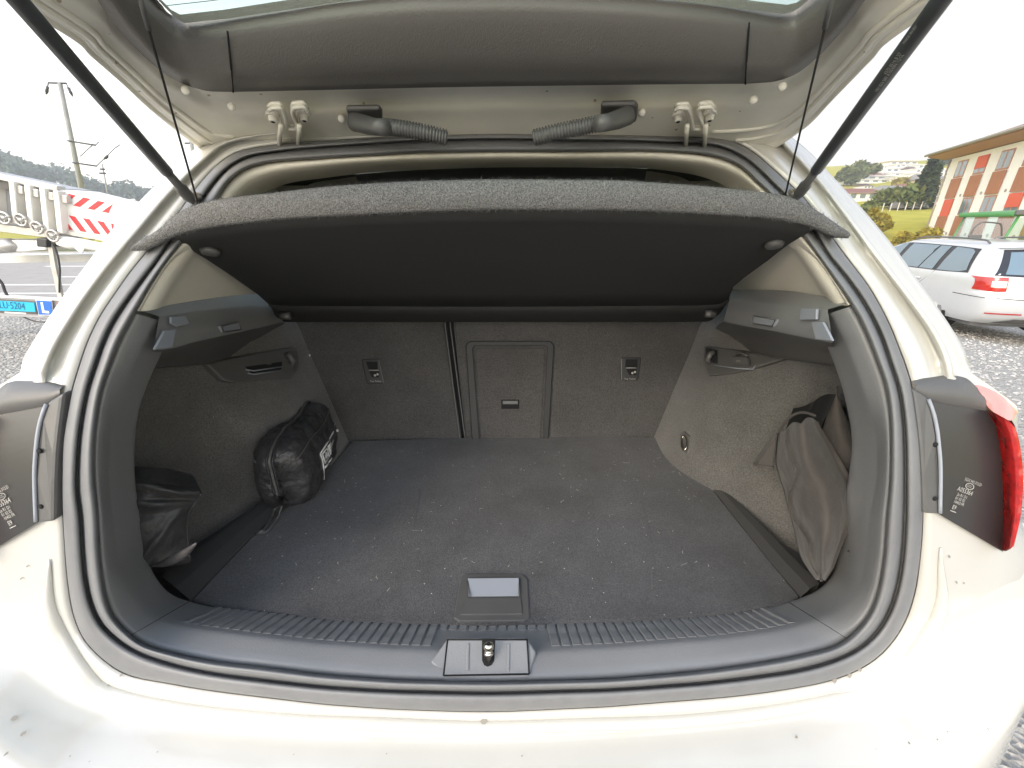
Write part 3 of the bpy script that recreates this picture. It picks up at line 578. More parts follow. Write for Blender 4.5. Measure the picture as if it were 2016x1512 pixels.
for s, A, B in ((-1, Lrows, Lrec), (1, Rrows, Rrec)):
    sup = mk('shelf_support', grid(A), M['black_plastic'], car)
    mk('recess', grid(B), M['smooth_black'], sup, sub=1)
    f = plx(s, .476 if s < 0 else .464, .228 if s < 0 else .18)
    lampq = [(436,642),(470,634),(474,649),(440,654)] if s < 0 else [(1484,622),(1527,629),(1520,643),(1483,637)]
    mk('boot_light', prism([f(p) for p in lampq], V((s * .01, 0, 0))), M['grey_plastic'], sup, smooth=False, bevel=.001)
    mk('boot_light_bezel', tube([f(p) for p in lampq + lampq[:1]], .0016, 6, False), M['smooth_black'], sup)
    rest = [[(338,624),(366,622),(373,637),(349,643),(338,637)], [(325,651),(347,648),(340,684),(305,688)]] if s < 0 else [[(1576,607),(1607,608),(1606,629),(1574,630)], [(1597,634),(1619,634),(1638,671),(1605,668)]]
    for rq in rest: mk('lit_shelf_rest', prism([f(p) for p in rq], V((s * .004, 0, 0))), M['grey_plastic'], sup, smooth=False, bevel=.001)  # notch faces coloured pale grey for the light falling on them
    hk = [(408,716),(442,750),(466,754),(575,745),(589,719),(588,690),(577,684),(500,697)] if s < 0 else [(1386,682),(1385,703),(1393,741),(1439,735),(1489,724),(1545,706),(1500,697),(1439,688)]
    hpn = mk('hook_panel', prism([onW(p, s, .016) for p in hk], V((s * .02, 0, 0))), M['smooth_black'], sup, smooth=False, bevel=.004) if False else mk('hook_panel', prism([onW(p, s, .016) for p in hk], V((s * .02, 0, 0))), M['smooth_black'], car, smooth=False, bevel=.004)
    hx, hy = ((566, 707) if s < 0 else (1404, 703))
    mk('recess', prism([onW(p, s, .0175) for p in ([(484,722),(556,712),(553,729),(496,735)] if s < 0 else [(1390,684),(1412,690),(1412,716),(1390,713)])], V((s * .002, 0, 0))), M['dark_void'], hpn, smooth=False)
    hc = onW((hx, hy), s, .018)
    mk('bag_hook', tube([hc + V((0, 0, .014)), hc + V((-s * .012, -.004, .010)), hc + V((-s * .018, -.006, -.006)), hc + V((-s * .010, -.004, -.014)), hc + V((0, 0, -.014))], [.007, .008, .008, .007, .006], 8), M['smooth_black'], hpn)
    for k in ((0, 1) if s < 0 else (0,)):
        e = [(484 + 4*k, 728 - 0*k + 7*k), (500, 730 + 7*k), (555, 722 + 7*k)] if s < 0 else [(1407,719), (1450,725), (1482,727), (1487,720)]
        mk('panel_lip', tube([onW(p, s, .018) for p in e], .0016, 6), M['grey_plastic'], hpn)
    if s > 0:
        bx = [onW(p, 1, .020) for p in [(1445,700),(1476,703),(1479,718),(1447,716)]]
        mk('socket_cover', prism(bx, V((-.010, -.003, 0))), M['smooth_black'], hpn, smooth=False, bevel=.002)
        bt = [p + V((-.0108, -.003, 0)) for p in bx]
        text('mark', '12V', bt[3].lerp(bt[0], .32) + (bt[2] - bt[3]) * .3, bt[2] - bt[3], bt[0] - bt[3], .0085, M['grey_print'], hpn)
        mk('socket_tab', tube([onW((1450,699), 1, .026), onW((1460,695), 1, .028), onW((1472,701), 1, .026)], .003, 6), M['smooth_black'], hpn)
    # pale pillar lining
    phs = phr(106.8, 150, 44) if s < 0 else phr(209, 251.8, 44)
    near = row(between(LC, LB, .05), .012, phs); nb_ = near[0] if s < 0 else near[-1]
    qb = onY((545, 577), 1.10) if s < 0 else onY((1440, 571), 1.10)
    cols = []
    for s_, bow in ((0, 0), (.015, .010), (.045, .014), (.085, .008), (.11, .0), (.25, .003), (.5, .005), (.75, .003), (1.0, 0)):
        cols.append([p.lerp(qb + V(((p.x - nb_.x) * .85, p.y - nb_.y, (p.z - nb_.z) * 1.0)), s_) + V((-s * bow, -.3 * bow, .25 * (s_ * (1 - s_)) * .12 * math.exp(-(p.z - nb_.z) / .08))) for p in near])
    mk('pillar_lining', grid(cols), M['beige'], car, sub=1)
    ec = onW((1345, 872), 1, .004) if s > 0 else None
    if s > 0:
        pl = mk('lashing_plate', prism([onW(p, 1, .004) for p in [(1337,853),(1346,849),(1356,858),(1356,884),(1352,896),(1340,884)]], V((.01, 0, 0))), M['smooth_black'], car, smooth=False, bevel=.002)
        ring = [onW((1347 + 5.5 * math.cos(t), 872 + 14 * math.sin(t)), 1, .010 + .006 * math.sin(t)) for t in [2*PI*k/16 for k in range(16)]]
        mk('lashing_eye', tube(ring + ring[:1], .0022, 7, False), M['steel'], pl)
# latch in the middle of the sill
lq = [(873,1330),(1042,1327),(1038,1259),(881,1259)]
def sillpt(p, off=0):
    z0 = .7015 - (p[1] - 1259) / 71 * .0105; return onZ(p, z0 + off)
mk('latch_surround', prism([sillpt(p, .003) for p in [(845,1303),(875,1337),(1042,1334),(1056,1281),(1037,1253),(882,1253),(862,1281)]], V((0, 0, -.02))), M['black_plastic'], sill, smooth=False, bevel=.004)
lp = mk('latch_plate', prism([sillpt(p, .0045) for p in lq], V((0, 0, -.01))), M['black_plastic'], sill, smooth=False, bevel=.002)
for p in ([(873,1330),(1042,1327)], [(1042,1327),(1038,1259)], [(1038,1259),(881,1259)], [(881,1259),(873,1330)]):
    mk('plate_groove', tube([sillpt(q, .0045) for q in p], .0011, 5), M['dark_void'], sill)
slot = [sillpt(p, .0052) for p in [(949,1257),(975,1257),(973,1300),(968,1309),(960,1312),(953,1309),(949,1300)]]
mk('latch_slot', prism(slot, V((0, 0, -.0006))), M['dark_void'], sill, smooth=False)
for cx in (920, 1000):
    mk('plate_rib', prism([sillpt(p, .006) for p in [(cx-3-1*(cx<950),1320),(cx+3,1320),(cx+4,1267),(cx-1,1267)]], V((0, 0, -.003))), M['black_plastic'], sill, smooth=False, bevel=.001)
sp0 = sillpt((962, 1302), .007); sp1 = sillpt((962, 1266), .022)
mk('striker', tube([sp0, sp0.lerp(sp1, .35), sp0.lerp(sp1, .36), sp0.lerp(sp1, .5), sp0.lerp(sp1, .52), sp0.lerp(sp1, .66), sp0.lerp(sp1, .68), sp0.lerp(sp1, .95), sp1], [.003, .0055, .0068, .0068, .0056, .0056, .0072, .0072, .0055], 14), M['steel'], sill)
mk('striker_hole', disc(sp1, (sp1 - sp0), .0025, .0004, 10), M['dark_void'], sill)
# ---------------- raised tailgate, seen from below
TA = math.radians(13); TO = V((0, .735, 1.422)); TD = V((0, -math.cos(TA), math.sin(TA))); TN = V((0, -math.sin(TA), -math.cos(TA)))
def onT(p, n=0): return onPl(p, TO + TN * n, TN)
def T(x, s, n=0): return TO + V((x, 0, 0)) + TD * s + TN * n
def tx(p): q = p - TO; return q.x, q.dot(TD)
pairs = [((215,0),(122,0)), ((250,45),(165,42)), ((299,94),(225,100)), ((333,121.5),(288,165)), ((375,142),(340,212)), ((417,152),(405,267)), ((457,154),(480,280)), ((560,152),(560,281)), ((700,149),(700,278)), ((850,145),(840,272)), ((1007,143),(980,268)), ((1180,140),(1190,268)), ((1360,137.5),(1390,270)), ((1469,137),(1474,265)), ((1524,132),(1540,247)), ((1566,118),(1590,208)), ((1611,83),(1648,142)), ((1649,42),(1727,52)), ((1681,0),(1774,0))]
inn = [tx(onT(a)) for a, b in pairs]; ou = [tx(onT(b)) for a, b in pairs]
def ext(c, last): return c + last
e_in = [(-.47, .55), (-.45, .80), (-.40, .88)]; e_ou = [(-.60, .55), (-.60, .85), (-.55, .98)]
dl = (inn[0][0], ou[0][0])
inn2 = [(-.40, .90), (-.46, .82), (inn[0][0] - .03, .55)] + inn + [(inn[-1][0] + .03, .55), (.46, .82), (.40, .90)]
ou2 = [(-.52, 1.0), (-.56, .85), (ou[0][0] - .035, .55)] + ou + [(ou[-1][0] + .035, .55), (.56, .85), (.52, 1.0)]
def resample(c, n):
    P = spline([(x, s, 0) for x, s in c], 600)
    idx = spline([(i, 0, 0) for i in range(len(c))], 2)
    return P
NT = 200
def matched(c):                                            # spline through control points, equal samples per span
    n = len(c); xs_ = list(range(n)); fx_ = hermite(xs_, [p[0] for p in c]); fs_ = hermite(xs_, [p[1] for p in c])
    return [(fx_((n - 1) * i / (NT - 1)), fs_((n - 1) * i / (NT - 1))) for i in range(NT)]
mi, mo_ = matched(inn2), matched(ou2)
def trow(t, nn): return [T(a[0] + (b[0] - a[0]) * t, a[1] + (b[1] - a[1]) * t, nn) for a, b in zip(mi, mo_)]
gate_rows = [trow(-.10, -.012), trow(.0, -.004), trow(.05, .003), trow(.22, .0), trow(.27, .001), trow(.31, .009), trow(.36, .0125), trow(.42, .0135), trow(.50, .0165), trow(.80, .028), trow(.86, .0275), trow(.885, .0265), trow(.90, .0305), trow(.96, .033), trow(1.0, .027), trow(1.02, .012), trow(1.03, -.025), trow(.9, -.045)]
gate = mk('tailgate', grid(gate_rows), M['inner_white'], car, sub=1)
sk = trow(.9, -.047)
pass
# black rubber edge strip along both flanks
mk('edge_strip', tube([p + TN * -.004 for p in trow(1.035, -.01)[10:74]], .0035, 6), M['rubber'], gate)
mk('edge_strip', tube([p + TN * -.004 for p in trow(1.035, -.01)[126:190]], .0035, 6), M['rubber'], gate)
# pressed swages in the sheet metal
for t, n0, r, a, b in ((.62, .0205, .0035, 6, 74), (.74, .025, .003, 4, 70), (.62, .0205, .0035, 126, 194), (.74, .025, .003, 130, 196)):
    mk('swage', tube(trow(t, n0)[a:b], r, 8), M['inner_white'], gate)
# glass, frit border and heater wires
gl_px = [(305,0),(323,21),(347,45),(364.6,54),(451,45),(560,29),(700,9),(900,-4),(1008,-6),(1181,0),(1316,9),(1400,19),(1472,28.5),(1542,36),(1560,32),(1573,24),(1601,0)]
gxy = [tx(onT(p, -.006)) for p in gl_px]
gfull = [(-.36, .84), (gxy[0][0] - .03, .5)] + gxy + [(gxy[-1][0] + .03, .5), (.36, .84)]
mk('rear_window', ([T(x, s, -.012) for x, s in gfull], [tuple(range(len(gfull)))]), M['rear_glass'], gate, smooth=False)
fr_a = [T(x, s, -.010) for x, s in gfull[1:-1]]; cgx = 0
fr_b = [T(x * (.985 if abs(x) < .4 else .97), s + .012, -.010) for x, s in gfull[1:-1]]
M['frit'] = mat('frit_dots', (.50, .54, .46), .4, bump=('v', 500, .5, .001))
mk('frit_border', grid([fr_a, fr_b]), M['frit'], gate, smooth=False)
gm = matched(gfull)
mk('tailgate_skin', grid([sk, [T(x * 1.02, s - .012, -.0135) for x, s in gm]]), M['white'], gate)
mk('roof_spoiler', xf(box((-.56, .84, -.06), (.56, 1.04, .0)), Matrix(((1, 0, 0, TO.x), (0, TD.y, TN.y, TO.y), (0, TD.z, TN.z, TO.z), (0, 0, 0, 1)))), M['white'], gate, smooth=False, bevel=.01)
for s_ in (.022, .050):
    pts = [T(x, s + s_, -.0112) for x, s in gxy[1:-1]]
    mk('heater_wire', tube(pts, .0003, 4), M['dark_void'], gate)
# dark trim: main panel and two corner pieces
M['trim_panel'] = mat('tailgate_trim', (.135, .126, .116), .46, bump=('v', 560, .30, .0006), var=(5, (.13, .122, .112)))
def strip_between(up_px, lo_px, n0, n1, name, nseg=60):
    a = [onT(p, 0) for p in spline(up_px, nseg)]; b = [onT(p, 0) for p in spline(lo_px, nseg)]
    rows = []
    for t, nn in ((.004, -.016), (0, 0), (.03, .004), (.12, .008), (.35, n1), (.65, n1), (.88, n1 - .004), (.965, n0 + .006), (1.0, n0 - .001), (1.0, -.012)):
        rows.append([p.lerp(q, t) + TN * nn for p, q in zip(a, b)])
    return mk(name, grid(rows), M['trim_panel'], gate)
strip_between([(446,61),(560,44),(700,24),(850,13),(1008,10),(1181,15),(1316,24),(1400,33),(1477,44)], [(453,152),(560,150),(700,147),(850,143.5),(1007,141),(1180,138.5),(1360,136),(1473,135)], .012, .020, 'trim_panel')
strip_between([(120,-420),(205,-130),(280,0),(305,34),(340,62),(364,70),(448,61)], [(60,-420),(130,-150),(213,0),(248,44),(297,93),(331,120),(373,141),(415,151),(455,152)], .012, .022, 'corner_trim')
strip_between([(1476,44),(1542,52),(1562,49),(1586,34),(1624,0),(1712,-140),(1790,-420)], [(1471,135),(1522,131),(1564,117),(1609,82),(1647,41),(1679,0),(1770,-150),(1850,-420)], .012, .022, 'corner_trim')
for a_, b_ in (((448, 61), (456, 152.5)), ((1475, 44), (1470, 135.5))):
    mk('panel_seam', tube([onT((a_[0] + (b_[0] - a_[0]) * t, a_[1] + (b_[1] - a_[1]) * t), 0) + TN * nn for t, nn in ((.0, .0), (.03, .0045), (.12, .0085), (.22, .0145), (.35, .0208), (.5, .0215), (.65, .0208), (.8, .018), (.88, .017), (.965, .0182), (1.0, .012))], .0010, 6), M['dark_void'], gate)
# hinges, rubber plugs
for hxp, m_ in ((567, 1), (1367, -1)):
    def h(dx, dy, n=.036): return onT((hxp + (dx if m_ > 0 else dx), 245 + dy), n)
    e = [(-38,-27),(-30,-33),(-16,-33),(-9,-24),(-3,0),(-2,9),(14,9),(17,4),(8,-24),(11,-33),(30,-35),(40,-24)]
    P = [h(*q) for q in spline(e, 48)]
    hg = mk('hinge', join(tube(P, .0023, 8), tube([p - TN * .005 for p in P], .0021, 8), grid([[p + TN * .001 for p in P], [p - TN * .007 for p in P]])), M['inner_white'], gate)
    for q in ((-31,-21),(31,-23)):
        c = h(*q, .026); mk('washer', disc(c, TN, .0082, .004, 16), M['inner_white'], hg if False else gate, smooth=False)
        mk('bolt', tube([c + TN * .003, c + TN * .005, c + TN * .010], [.0056, .0056, .0050], 10), M['inner_white'], gate, smooth=False, bevel=.001)
        mk('bolt_socket', disc(c + TN * .0101, TN, .0026, .0004, 6), M['dark_void'], gate, smooth=False)
        mk('mount_pad', prism([h(q[0] + 15 * math.cos(t), q[1] + 10 * math.sin(t), .021) for t in [2*PI*k/10 for k in range(10)]], TN * .004), M['inner_white'], gate, bevel=.002)
    for dx0, dx1 in ((-14, -12), (23, 26)):
        A = [h(dx0, 2, .040), h(dx0 - 2, 20, .040), h(dx0 - 3, 46, .040)]
        mk('hinge_leg', join(tube(A, .0030, 8), grid([A, [p - TN * .016 for p in A]])), M['inner_white'], gate)
for q in ((456,210),(672,234),(1264,222),(1483,197),(366,178),(1540,170)):
    mk('plug', tube([onT(q, .014), onT(q, .0275), onT(q, .0285)], [.0048, .0048, .003], 14), M['inner_white'], gate)
# cable gaiters
for pl, horn, tb in (([(681,216),(747,215),(753,222),(753,243),(747,262),(694,262),(688,243)], [(700,240),(722,246),(742,250),(757,251)], [(757,250),(790,253),(830,260),(880,272)]),
                     ([(1183,208),(1250,206),(1256,212),(1256,228),(1252,243),(1196,247),(1182,236)], [(1234,228),(1214,236),(1196,241),(1180,243)], [(1180,243),(1140,251),(1100,259),(1050,272)])):
    gp = mk('gaiter_plate', prism([onT(p, .0345) for p in pl], -TN * .007), M['smooth_black'], gate, smooth=False, bevel=.004)
    H = [onT(p, .042 + .008 * i) for i, p in enumerate(horn)]
    mk('gaiter_elbow', tube([H[0] - TN * .008] + H, [.009, .0118, .0108, .0095, .0092], 14), M['smooth_black'], gate)
    B = spline([onT(p, .058 + .004 * i) for i, p in enumerate(tb)], 22 * 4 + 1)
    mk('cable_gaiter', tube(B, [.0095 if (i % 4) in (1, 2) else .0074 for i in range(len(B))], 16), M['smooth_black'], gate)

# ---------------- gas struts and shelf cords
for a, b, c, d, st in (((370,386),(333,349),(40,0),(-95,-150), 0), ((1575,379),(1607,345),(1856,0),(1985,-180), 1)):
    p0 = onS(a, -.03); far = onT(d, .06); dr = (far - p0).normalized()
    L_ = (far - p0).length; t1 = p0 + dr * .055
    g = mk('gas_strut', tube([t1, t1 + dr * .004, far - dr * .02, far], [.0056, .0067, .0067, .0055], 18), M['strut'], car)
    mk('end_socket', tube([p0 - dr * .012, p0, p0 + dr * .02, p0 + dr * .024, t1], [.005, .0075, .0075, .0052, .0052], 12), M['smooth_black'], g)
    mk('ball_stud', disc(p0 + V((0, .03, 0)), (0, -1, 0), .006, .03, 10), M['steel'], g)
    if st:                                                 # fine print along the tube
        side_ = dr.cross(CAM - t1).normalized(); nor = side_.cross(dr).normalized()
        if nor.dot(CAM - t1) < 0: nor = -nor
        b0 = t1 + dr * .15
        for k, (tx_, s0, sz) in enumerate((('18V 823 587 A 0530N 12/16', 0, .0036), ('4370 0516 B 27', .02, .0036), ('MADE IN EU', .05, .003))):
            an = (-.35 + .38 * k); rad = nor * math.cos(an) + side_ * math.sin(an) * -1
            text('mark', tx_, b0 + dr * s0 + rad * .0069, dr, rad.cross(dr) * -1 if False else (dr.cross(rad) * -1), sz, M['grey_print'], g, sx=1.0)

# ================================================================== parcel shelf hung on two cords
sh = thing('parcel_shelf', 'dark felt parcel shelf tilted up above the boot, hanging on two thin cords', 'parcel shelf', (0, .8, 1.1))
top = [(262,487),(275,476),(314.5,451.6),(357.5,415),(414,395),(470,387),(540,379),(660,366),(833,356),(972,353),(1181,354),(1316,361),(1455,373),(1545,385),(1594,406),(1646,441),(1668,458)]
bot = [(266,492.5),(283,494),(308,483),(345,465),(417,448),(480,440),(555.6,432),(700,423.6),(840,417),(970,413.5),(1181,414),(1316,418),(1440,425),(1524,431),(1604,449),(1640,466),(1665,469)]
NS = 120
def yedge(px): return .535 + .035 * ((px - 970) / 690) ** 2
tp_ = [onY(p, yedge(p[0])) for p in spline(top, NS)]
bt_ = [onY(p, yedge(p[0]) + .002) for p in spline(bot, NS)]
mid_ = [a.lerp(b, .5) + V((0, -.007, 0)) for a, b in zip(tp_, bt_)]
q1 = [a.lerp(b, .12) + V((0, -.004, .001)) for a, b in zip(tp_, bt_)]; q2 = [a.lerp(b, .88) + V((0, -.004, -.001)) for a, b in zip(tp_, bt_)]
back_t = [p + V((0, .05, -.004)) for p in tp_]
# underside runs back to the hinge end
rear_px = [(534,606),(545,625),(562,634),(700,634),(980,634),(1300,634),(1392,633),(1416,618),(1432,596)]
crease_px = [(531,600),(546,601),(565,602),(700,603),(980,604),(1300,602),(1390,601),(1414,599),(1434,590)]
def onSh(p, off=0):
    n = V((0, .25, .53)).normalized(); return onPl(p, V((0, 1.05, 1.062)) + n * off, n)
ce = [onSh(p) for p in spline(crease_px, NS)]
lft = [(330,471),(375,492),(451,540),(486,564.6),(514,585),(530,600)]; rgt = [(1602,452),(1552.6,481),(1509.6,514.5),(1460,551),(1440,570),(1434,590)]
fr = spline([(330,470),(345,466),(417,448),(480,440),(555.6,432),(700,423.6),(840,417),(970,413.5),(1181,414),(1316,418),(1440,425),(1524,431),(1590,445),(1602,450)], NS)
nearr = [onY(p, yedge(p[0]) + .006) for p in fr]
rows = []
for k in range(9):
    t = k / 8; rr = [a.lerp(b, t) for a, b in zip(nearr, ce)]
    l = spline([(x, y, 0) for x, y in lft], 9)[k]; r = spline([(x, y, 0) for x, y in rgt], 9)[k]
    # keep the traced side borders
    la = onPl((l.x, l.y), rr[0], V((0, .5, 1)).normalized()); ra = onPl((r.x, r.y), rr[-1], V((0, .5, 1)).normalized())
    n = len(rr); w_ = [(rr[i].x - rr[0].x) / (rr[-1].x - rr[0].x) for i in range(n)]
    rows.append([rr[i] + (la - rr[0]) * (1 - w_[i]) + (ra - rr[-1]) * w_[i] + V((0, 0, .012 * math.sin(PI * w_[i]) * t * (1 - t))) for i in range(n)])
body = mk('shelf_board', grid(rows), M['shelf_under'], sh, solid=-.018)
re_ = [onSh(p, .0) for p in spline(rear_px, NS)]
rl = [a.lerp(b, .5) + V((0, -.008, .004)) for a, b in zip(rows[-1], re_)]
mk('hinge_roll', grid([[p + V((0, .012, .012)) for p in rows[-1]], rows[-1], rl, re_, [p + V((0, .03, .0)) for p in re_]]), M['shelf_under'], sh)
feltedge = mk('felt_edge', grid([back_t, tp_, q1, mid_, q2, bt_, [p + V((0, .012, .002)) for p in bt_], [p + V((0, .05, .012)) for p in bt_]]), M['shelf_felt'], sh)
tops = [[V((p.x * (1 - .30 * sstep(0, 1, k / 4)), p.y + .05 + .40 * k / 4, p.z * (1 - k / 4) + (1.30 - .19 * k / 4) * k / 4 - .002)) for p in tp_] for k in range(5)]
mk('felt_top', grid(tops), M['shelf_felt'], sh)
for e_ in (0, -1):
    mk('felt_tip', grid([[r[e_] for r in ([tp_, q1, mid_, q2, bt_])], [r[e_] + V((0, .04, 0)) for r in ([tp_, q1, mid_, q2, bt_])]]), M['shelf_felt'], sh)
for q in ((408, 488), (1524, 475), (562, 622), (1398, 618)):
    c = onF(q, lambda p: p.y - (.53 + (1.31 - p.z) / .26 * .52 if p.z < 1.31 else .53), .3, 1.6) if q[1] < 500 else onSh(q, -.012)
    if q[1] < 500:
        n_ = V((0, -.4, -.9)).normalized(); k = min(range(9), key=lambda i: min((proj(p)[0] - q[0])**2 + (proj(p)[1] - q[1])**2 for p in rows[i]))
        c = min(rows[k], key=lambda p: (proj(p)[0] - q[0])**2 + (proj(p)[1] - q[1])**2)
        mk('cord_socket', tube([c + n_ * .0, c + n_ * .006, c + n_ * .007], [.014, .011, .005], 14), M['smooth_black'], sh)
    else: mk('pivot_pin', tube([c + V((-.012, 0, 0)), c + V((.012, 0, 0))], .009, 10), M['smooth_black'], sh)
fz_ = []; ff_ = []
rng = random.Random(3)
for i in range(5200):                                      # short felt fibres on the edge
    j = rng.randrange(NS - 1); t = rng.random() ** .9
    if i % 3 == 0: t = rng.choice((0.0, .03, 1.0, .97)) + rng.uniform(-.03, .03)
    t = min(1, max(0, t)); u = rng.random()
    p = tp_[j].lerp(tp_[j+1], u).lerp(bt_[j].lerp(bt_[j+1], u), t) + V((0, -.006 * math.sin(PI * t) - .0005, 0))
    dv = V((rng.uniform(-1, 1), rng.uniform(-1.2, .1), rng.uniform(-.8, 1) + (1.2 if t < .1 else (-1.2 if t > .9 else 0)))).normalized() * rng.uniform(.0022, .0055)
    sd_ = V((rng.uniform(-1, 1), rng.uniform(-1, 1), rng.uniform(-1, 1))).normalized() * .00025
    k = len(fz_); fz_ += [p - sd_, p + sd_, p + dv]; ff_.append((k, k+1, k+2))
tag(mk('felt_fibres', (fz_, ff_), M['shelf_felt'], sh, smooth=False, fixn=False), kind='stuff')
for a, b in (((389,397),(268,-30)), ((1546,384),(1644,-30))):
    p0 = onY(a, yedge(a[0]) + .02); p1 = onT(b, .03)
    mk('cord', tube([p0 - V((0, 0, .01)), p0.lerp(p1, .25), p0.lerp(p1, .5), p1], .0011, 6), M['dark_void'], sh)
    f1 = p0.lerp(p1, .86); mk('cord_sleeve', tube([f1, p1], .0022, 6), M['smooth_black'], sh)
    f2 = onT((b[0] + 12 * (1 if a[0] < 900 else -1), 18), .028)

# lint threads and scuffs on the boot floor
rng = random.Random(8); lv, lf = [], []
for i in range(125):
    p = V((rng.uniform(-.5, .5), rng.uniform(.55, 1.05), fz + .0012)); a = rng.uniform(0, 6.3); n_ = rng.randint(2, 5); L0 = rng.uniform(.0015, .006) * (2.2 if rng.random() < .08 else 1); w_ = rng.uniform(.0003, .0006)
    for k in range(n_):
        d_ = V((math.cos(a), math.sin(a), 0)) * L0 / n_ * 1.6; q = V((-math.sin(a), math.cos(a), 0)) * w_; b_ = len(lv)
        lv += [p - q, p + q, p + d_ + q, p + d_ - q]; lf.append((b_, b_+1, b_+2, b_+3)); p = p + d_; a += rng.uniform(-.7, .7)
M['lint'] = mat('lint', (.42, .40, .36), .9)
tag(mk('lint', (lv, lf), M['lint'], floor, smooth=False, fixn=False), kind='stuff')
M['scuff'] = mat('carpet_scuff', (.125, .124, .126), .95, var=(420, (.085, .084, .088), 2))
for pts in ([(1262,985),(1276,1040),(1281,1100),(1284,1160)], [(826,960),(820,1000),(812,1040)], [(1033,1050),(1024,1080),(1020,1118)], [(1358,1044),(1376,1036),(1394,1029)]):
    P = [onZ(q, fz + .0009) for q in spline(pts, 24)]; mk('scuff', grid([[p + V((-.0022, -.0008, 0)) for p in P], [p + V((.0022, .0008, 0)) for p in P]]), M['scuff'], floor)

# ================================================================== things lying in the boot
def noise3(p, s): 
    from mathutils import noise
    return noise.noise(V(p) * s)
# zipped first-aid pouch
A0 = V((-.492, .765, .664)); A1 = V((-.535, 1.055, .664)); ax = (A1 - A0); Lb = ax.length; ax.normalize(); lat = V((ax.y, -ax.x, 0)); up = V((0, 0, 1))
bag = thing('first_aid_pouch', 'shiny black zipped first aid pouch standing at the left edge of the boot floor', 'pouch', A0)
def pouch(u, a):                                           # u along 0..1, a angle around
    e = 1 - abs(2 * u - 1) ** 8; e = max(0, e) ** .30
    W, H = .066, .080
    c, s = math.cos(a), math.sin(a)
    k = (abs(c) ** 4.2 + abs(s) ** 4.2) ** (-1 / 4.2)
    lean = .10 * (s * k + 1) * .5
    wv = 1 - .18 * (s * k > 0) * (s * k)
    top_h = H * (1 + .05 * math.sin(u * 7))
    yy = (c * k) * W * wv * e
    zz = top_h + (s * k) * top_h * (.55 + .45 * e)
    p = A0 + ax * (Lb * (.02 + .96 * u)) + lat * yy + up * zz
    wr = noise3(p, 34) * .006 + noise3(p, 80) * .0022 - .004 * abs(noise3(p * 1.0 + V((3, 1, 2)), 22))
    d = (p - (A0 + ax * (Lb * u) + up * .08)); d = d.normalized() if d.length > 1e-6 else up
    if zz < .012: wr *= .2
    return p + d * wr
NU, NA = 72, 96
rows = [[pouch(i / NU, 2 * PI * j / NA) for j in range(NA)] for i in range(NU + 1)]
bv, bf = grid(rows, True); bf += [tuple(range(NA - 1, -1, -1)), tuple(range(len(bv) - NA, len(bv)))]
pb = mk('pouch_body', (bv, bf), M['nylon'], bag)
def on_pouch(u, a, off): 
    p = pouch(u, a); c = A0 + ax * (Lb * u) + up * .08; return p + (p - c).normalized() * off
zp = [on_pouch(u, PI * .52, .003) for u in [.96 - .93 * i / 50 for i in range(51)]]
zp += [A0 + ax * (.004 + .0 * i) + lat * (-.004) + up * (.138 - .11 * i / 8) - ax * .012 for i in range(9)]
mk('zip', tube(spline(zp[::3], 80), .0036, 6), M['smooth_black'], bag)
for o_ in (-.006, .006): mk('zip_tape', tube(spline([p + lat * o_ - up * .001 for p in zp[::3]], 80), .0022, 5), M['nylon'], bag)
mk('seam', tube([on_pouch(.03 + .94 * i / 40, PI * .20, .0012) for i in range(41)], .0016, 5), M['smooth_black'], bag)
mk('seam', tube([on_pouch(.03 + .94 * i / 40, PI * .80, .0012) for i in range(41)], .0016, 5), M['smooth_black'], bag)
z0 = zp[-1]
lp_ = [z0, onZ((541,1002), .70), onZ((536,1016), .668), onZ((522,1040), .668), onZ((508,1046), .668), onZ((516,1050), .668), onZ((530,1042), .669), onZ((545,1022), .672), z0 + V((.004, 0, 0))]
mk('pull_cord', tube(spline(lp_, 50), .0024, 6), M['smooth_black'], bag)
kn = onZ((514,1047), .67); mk('cord_knot', tube([kn + V((-.006, -.006, 0)), kn, kn + V((.006, .004, .001))], [.003, .0055, .003], 8), M['smooth_black'], bag)
# white print on the flank: frame, cross badge and lines (lies just proud of the cloth)
def pk(u, v): return on_pouch(u, v, .0014)
def pline(pts, r=.0013): mk('print', tube([pk(*q) for q in pts], r * 1.4, 5), M['print'], bag)
va, vb = PI * .035, -PI * .22
pline([(.93, va), (.75, va), (.55, va), (.33, va)], .0015); pline([(.33, va), (.34, -.12), (.335, -.35), (.32, vb)], .0015)
u0, u1, v0, v1 = .37, .50, .02, -.28
pline([(u0, v0), (u1, v0), (u1, v1), (u0, v1), (u0, v0)], .0016)
mk('print', prism([on_pouch((u0+u1)/2 + .038 * math.cos(t) * (1.2 if k % 2 else .7), (v0+v1)/2 + .10 * math.sin(t) * (1.2 if k % 2 else .7), .002) for k, t in enumerate([2*PI*k/12 for k in range(12)])], lat * .0006), M['print'], bag, smooth=False)
for i, (a, b) in enumerate(((.54, .66), (.54, .66), (.54, .74), (.54, .64), (.54, .62))): pline([(a, .0 - .07 * i), ((a+b)/2, .0 - .07 * i), (b, .0 - .07 * i)], .0015)
pline([(.36, -.42), (.44, -.42)], .002); pline([(.47, -.44), (.52, -.40), (.56, -.43)], .0012); pline([(.90, -.08), (.91, -.15)], .003)

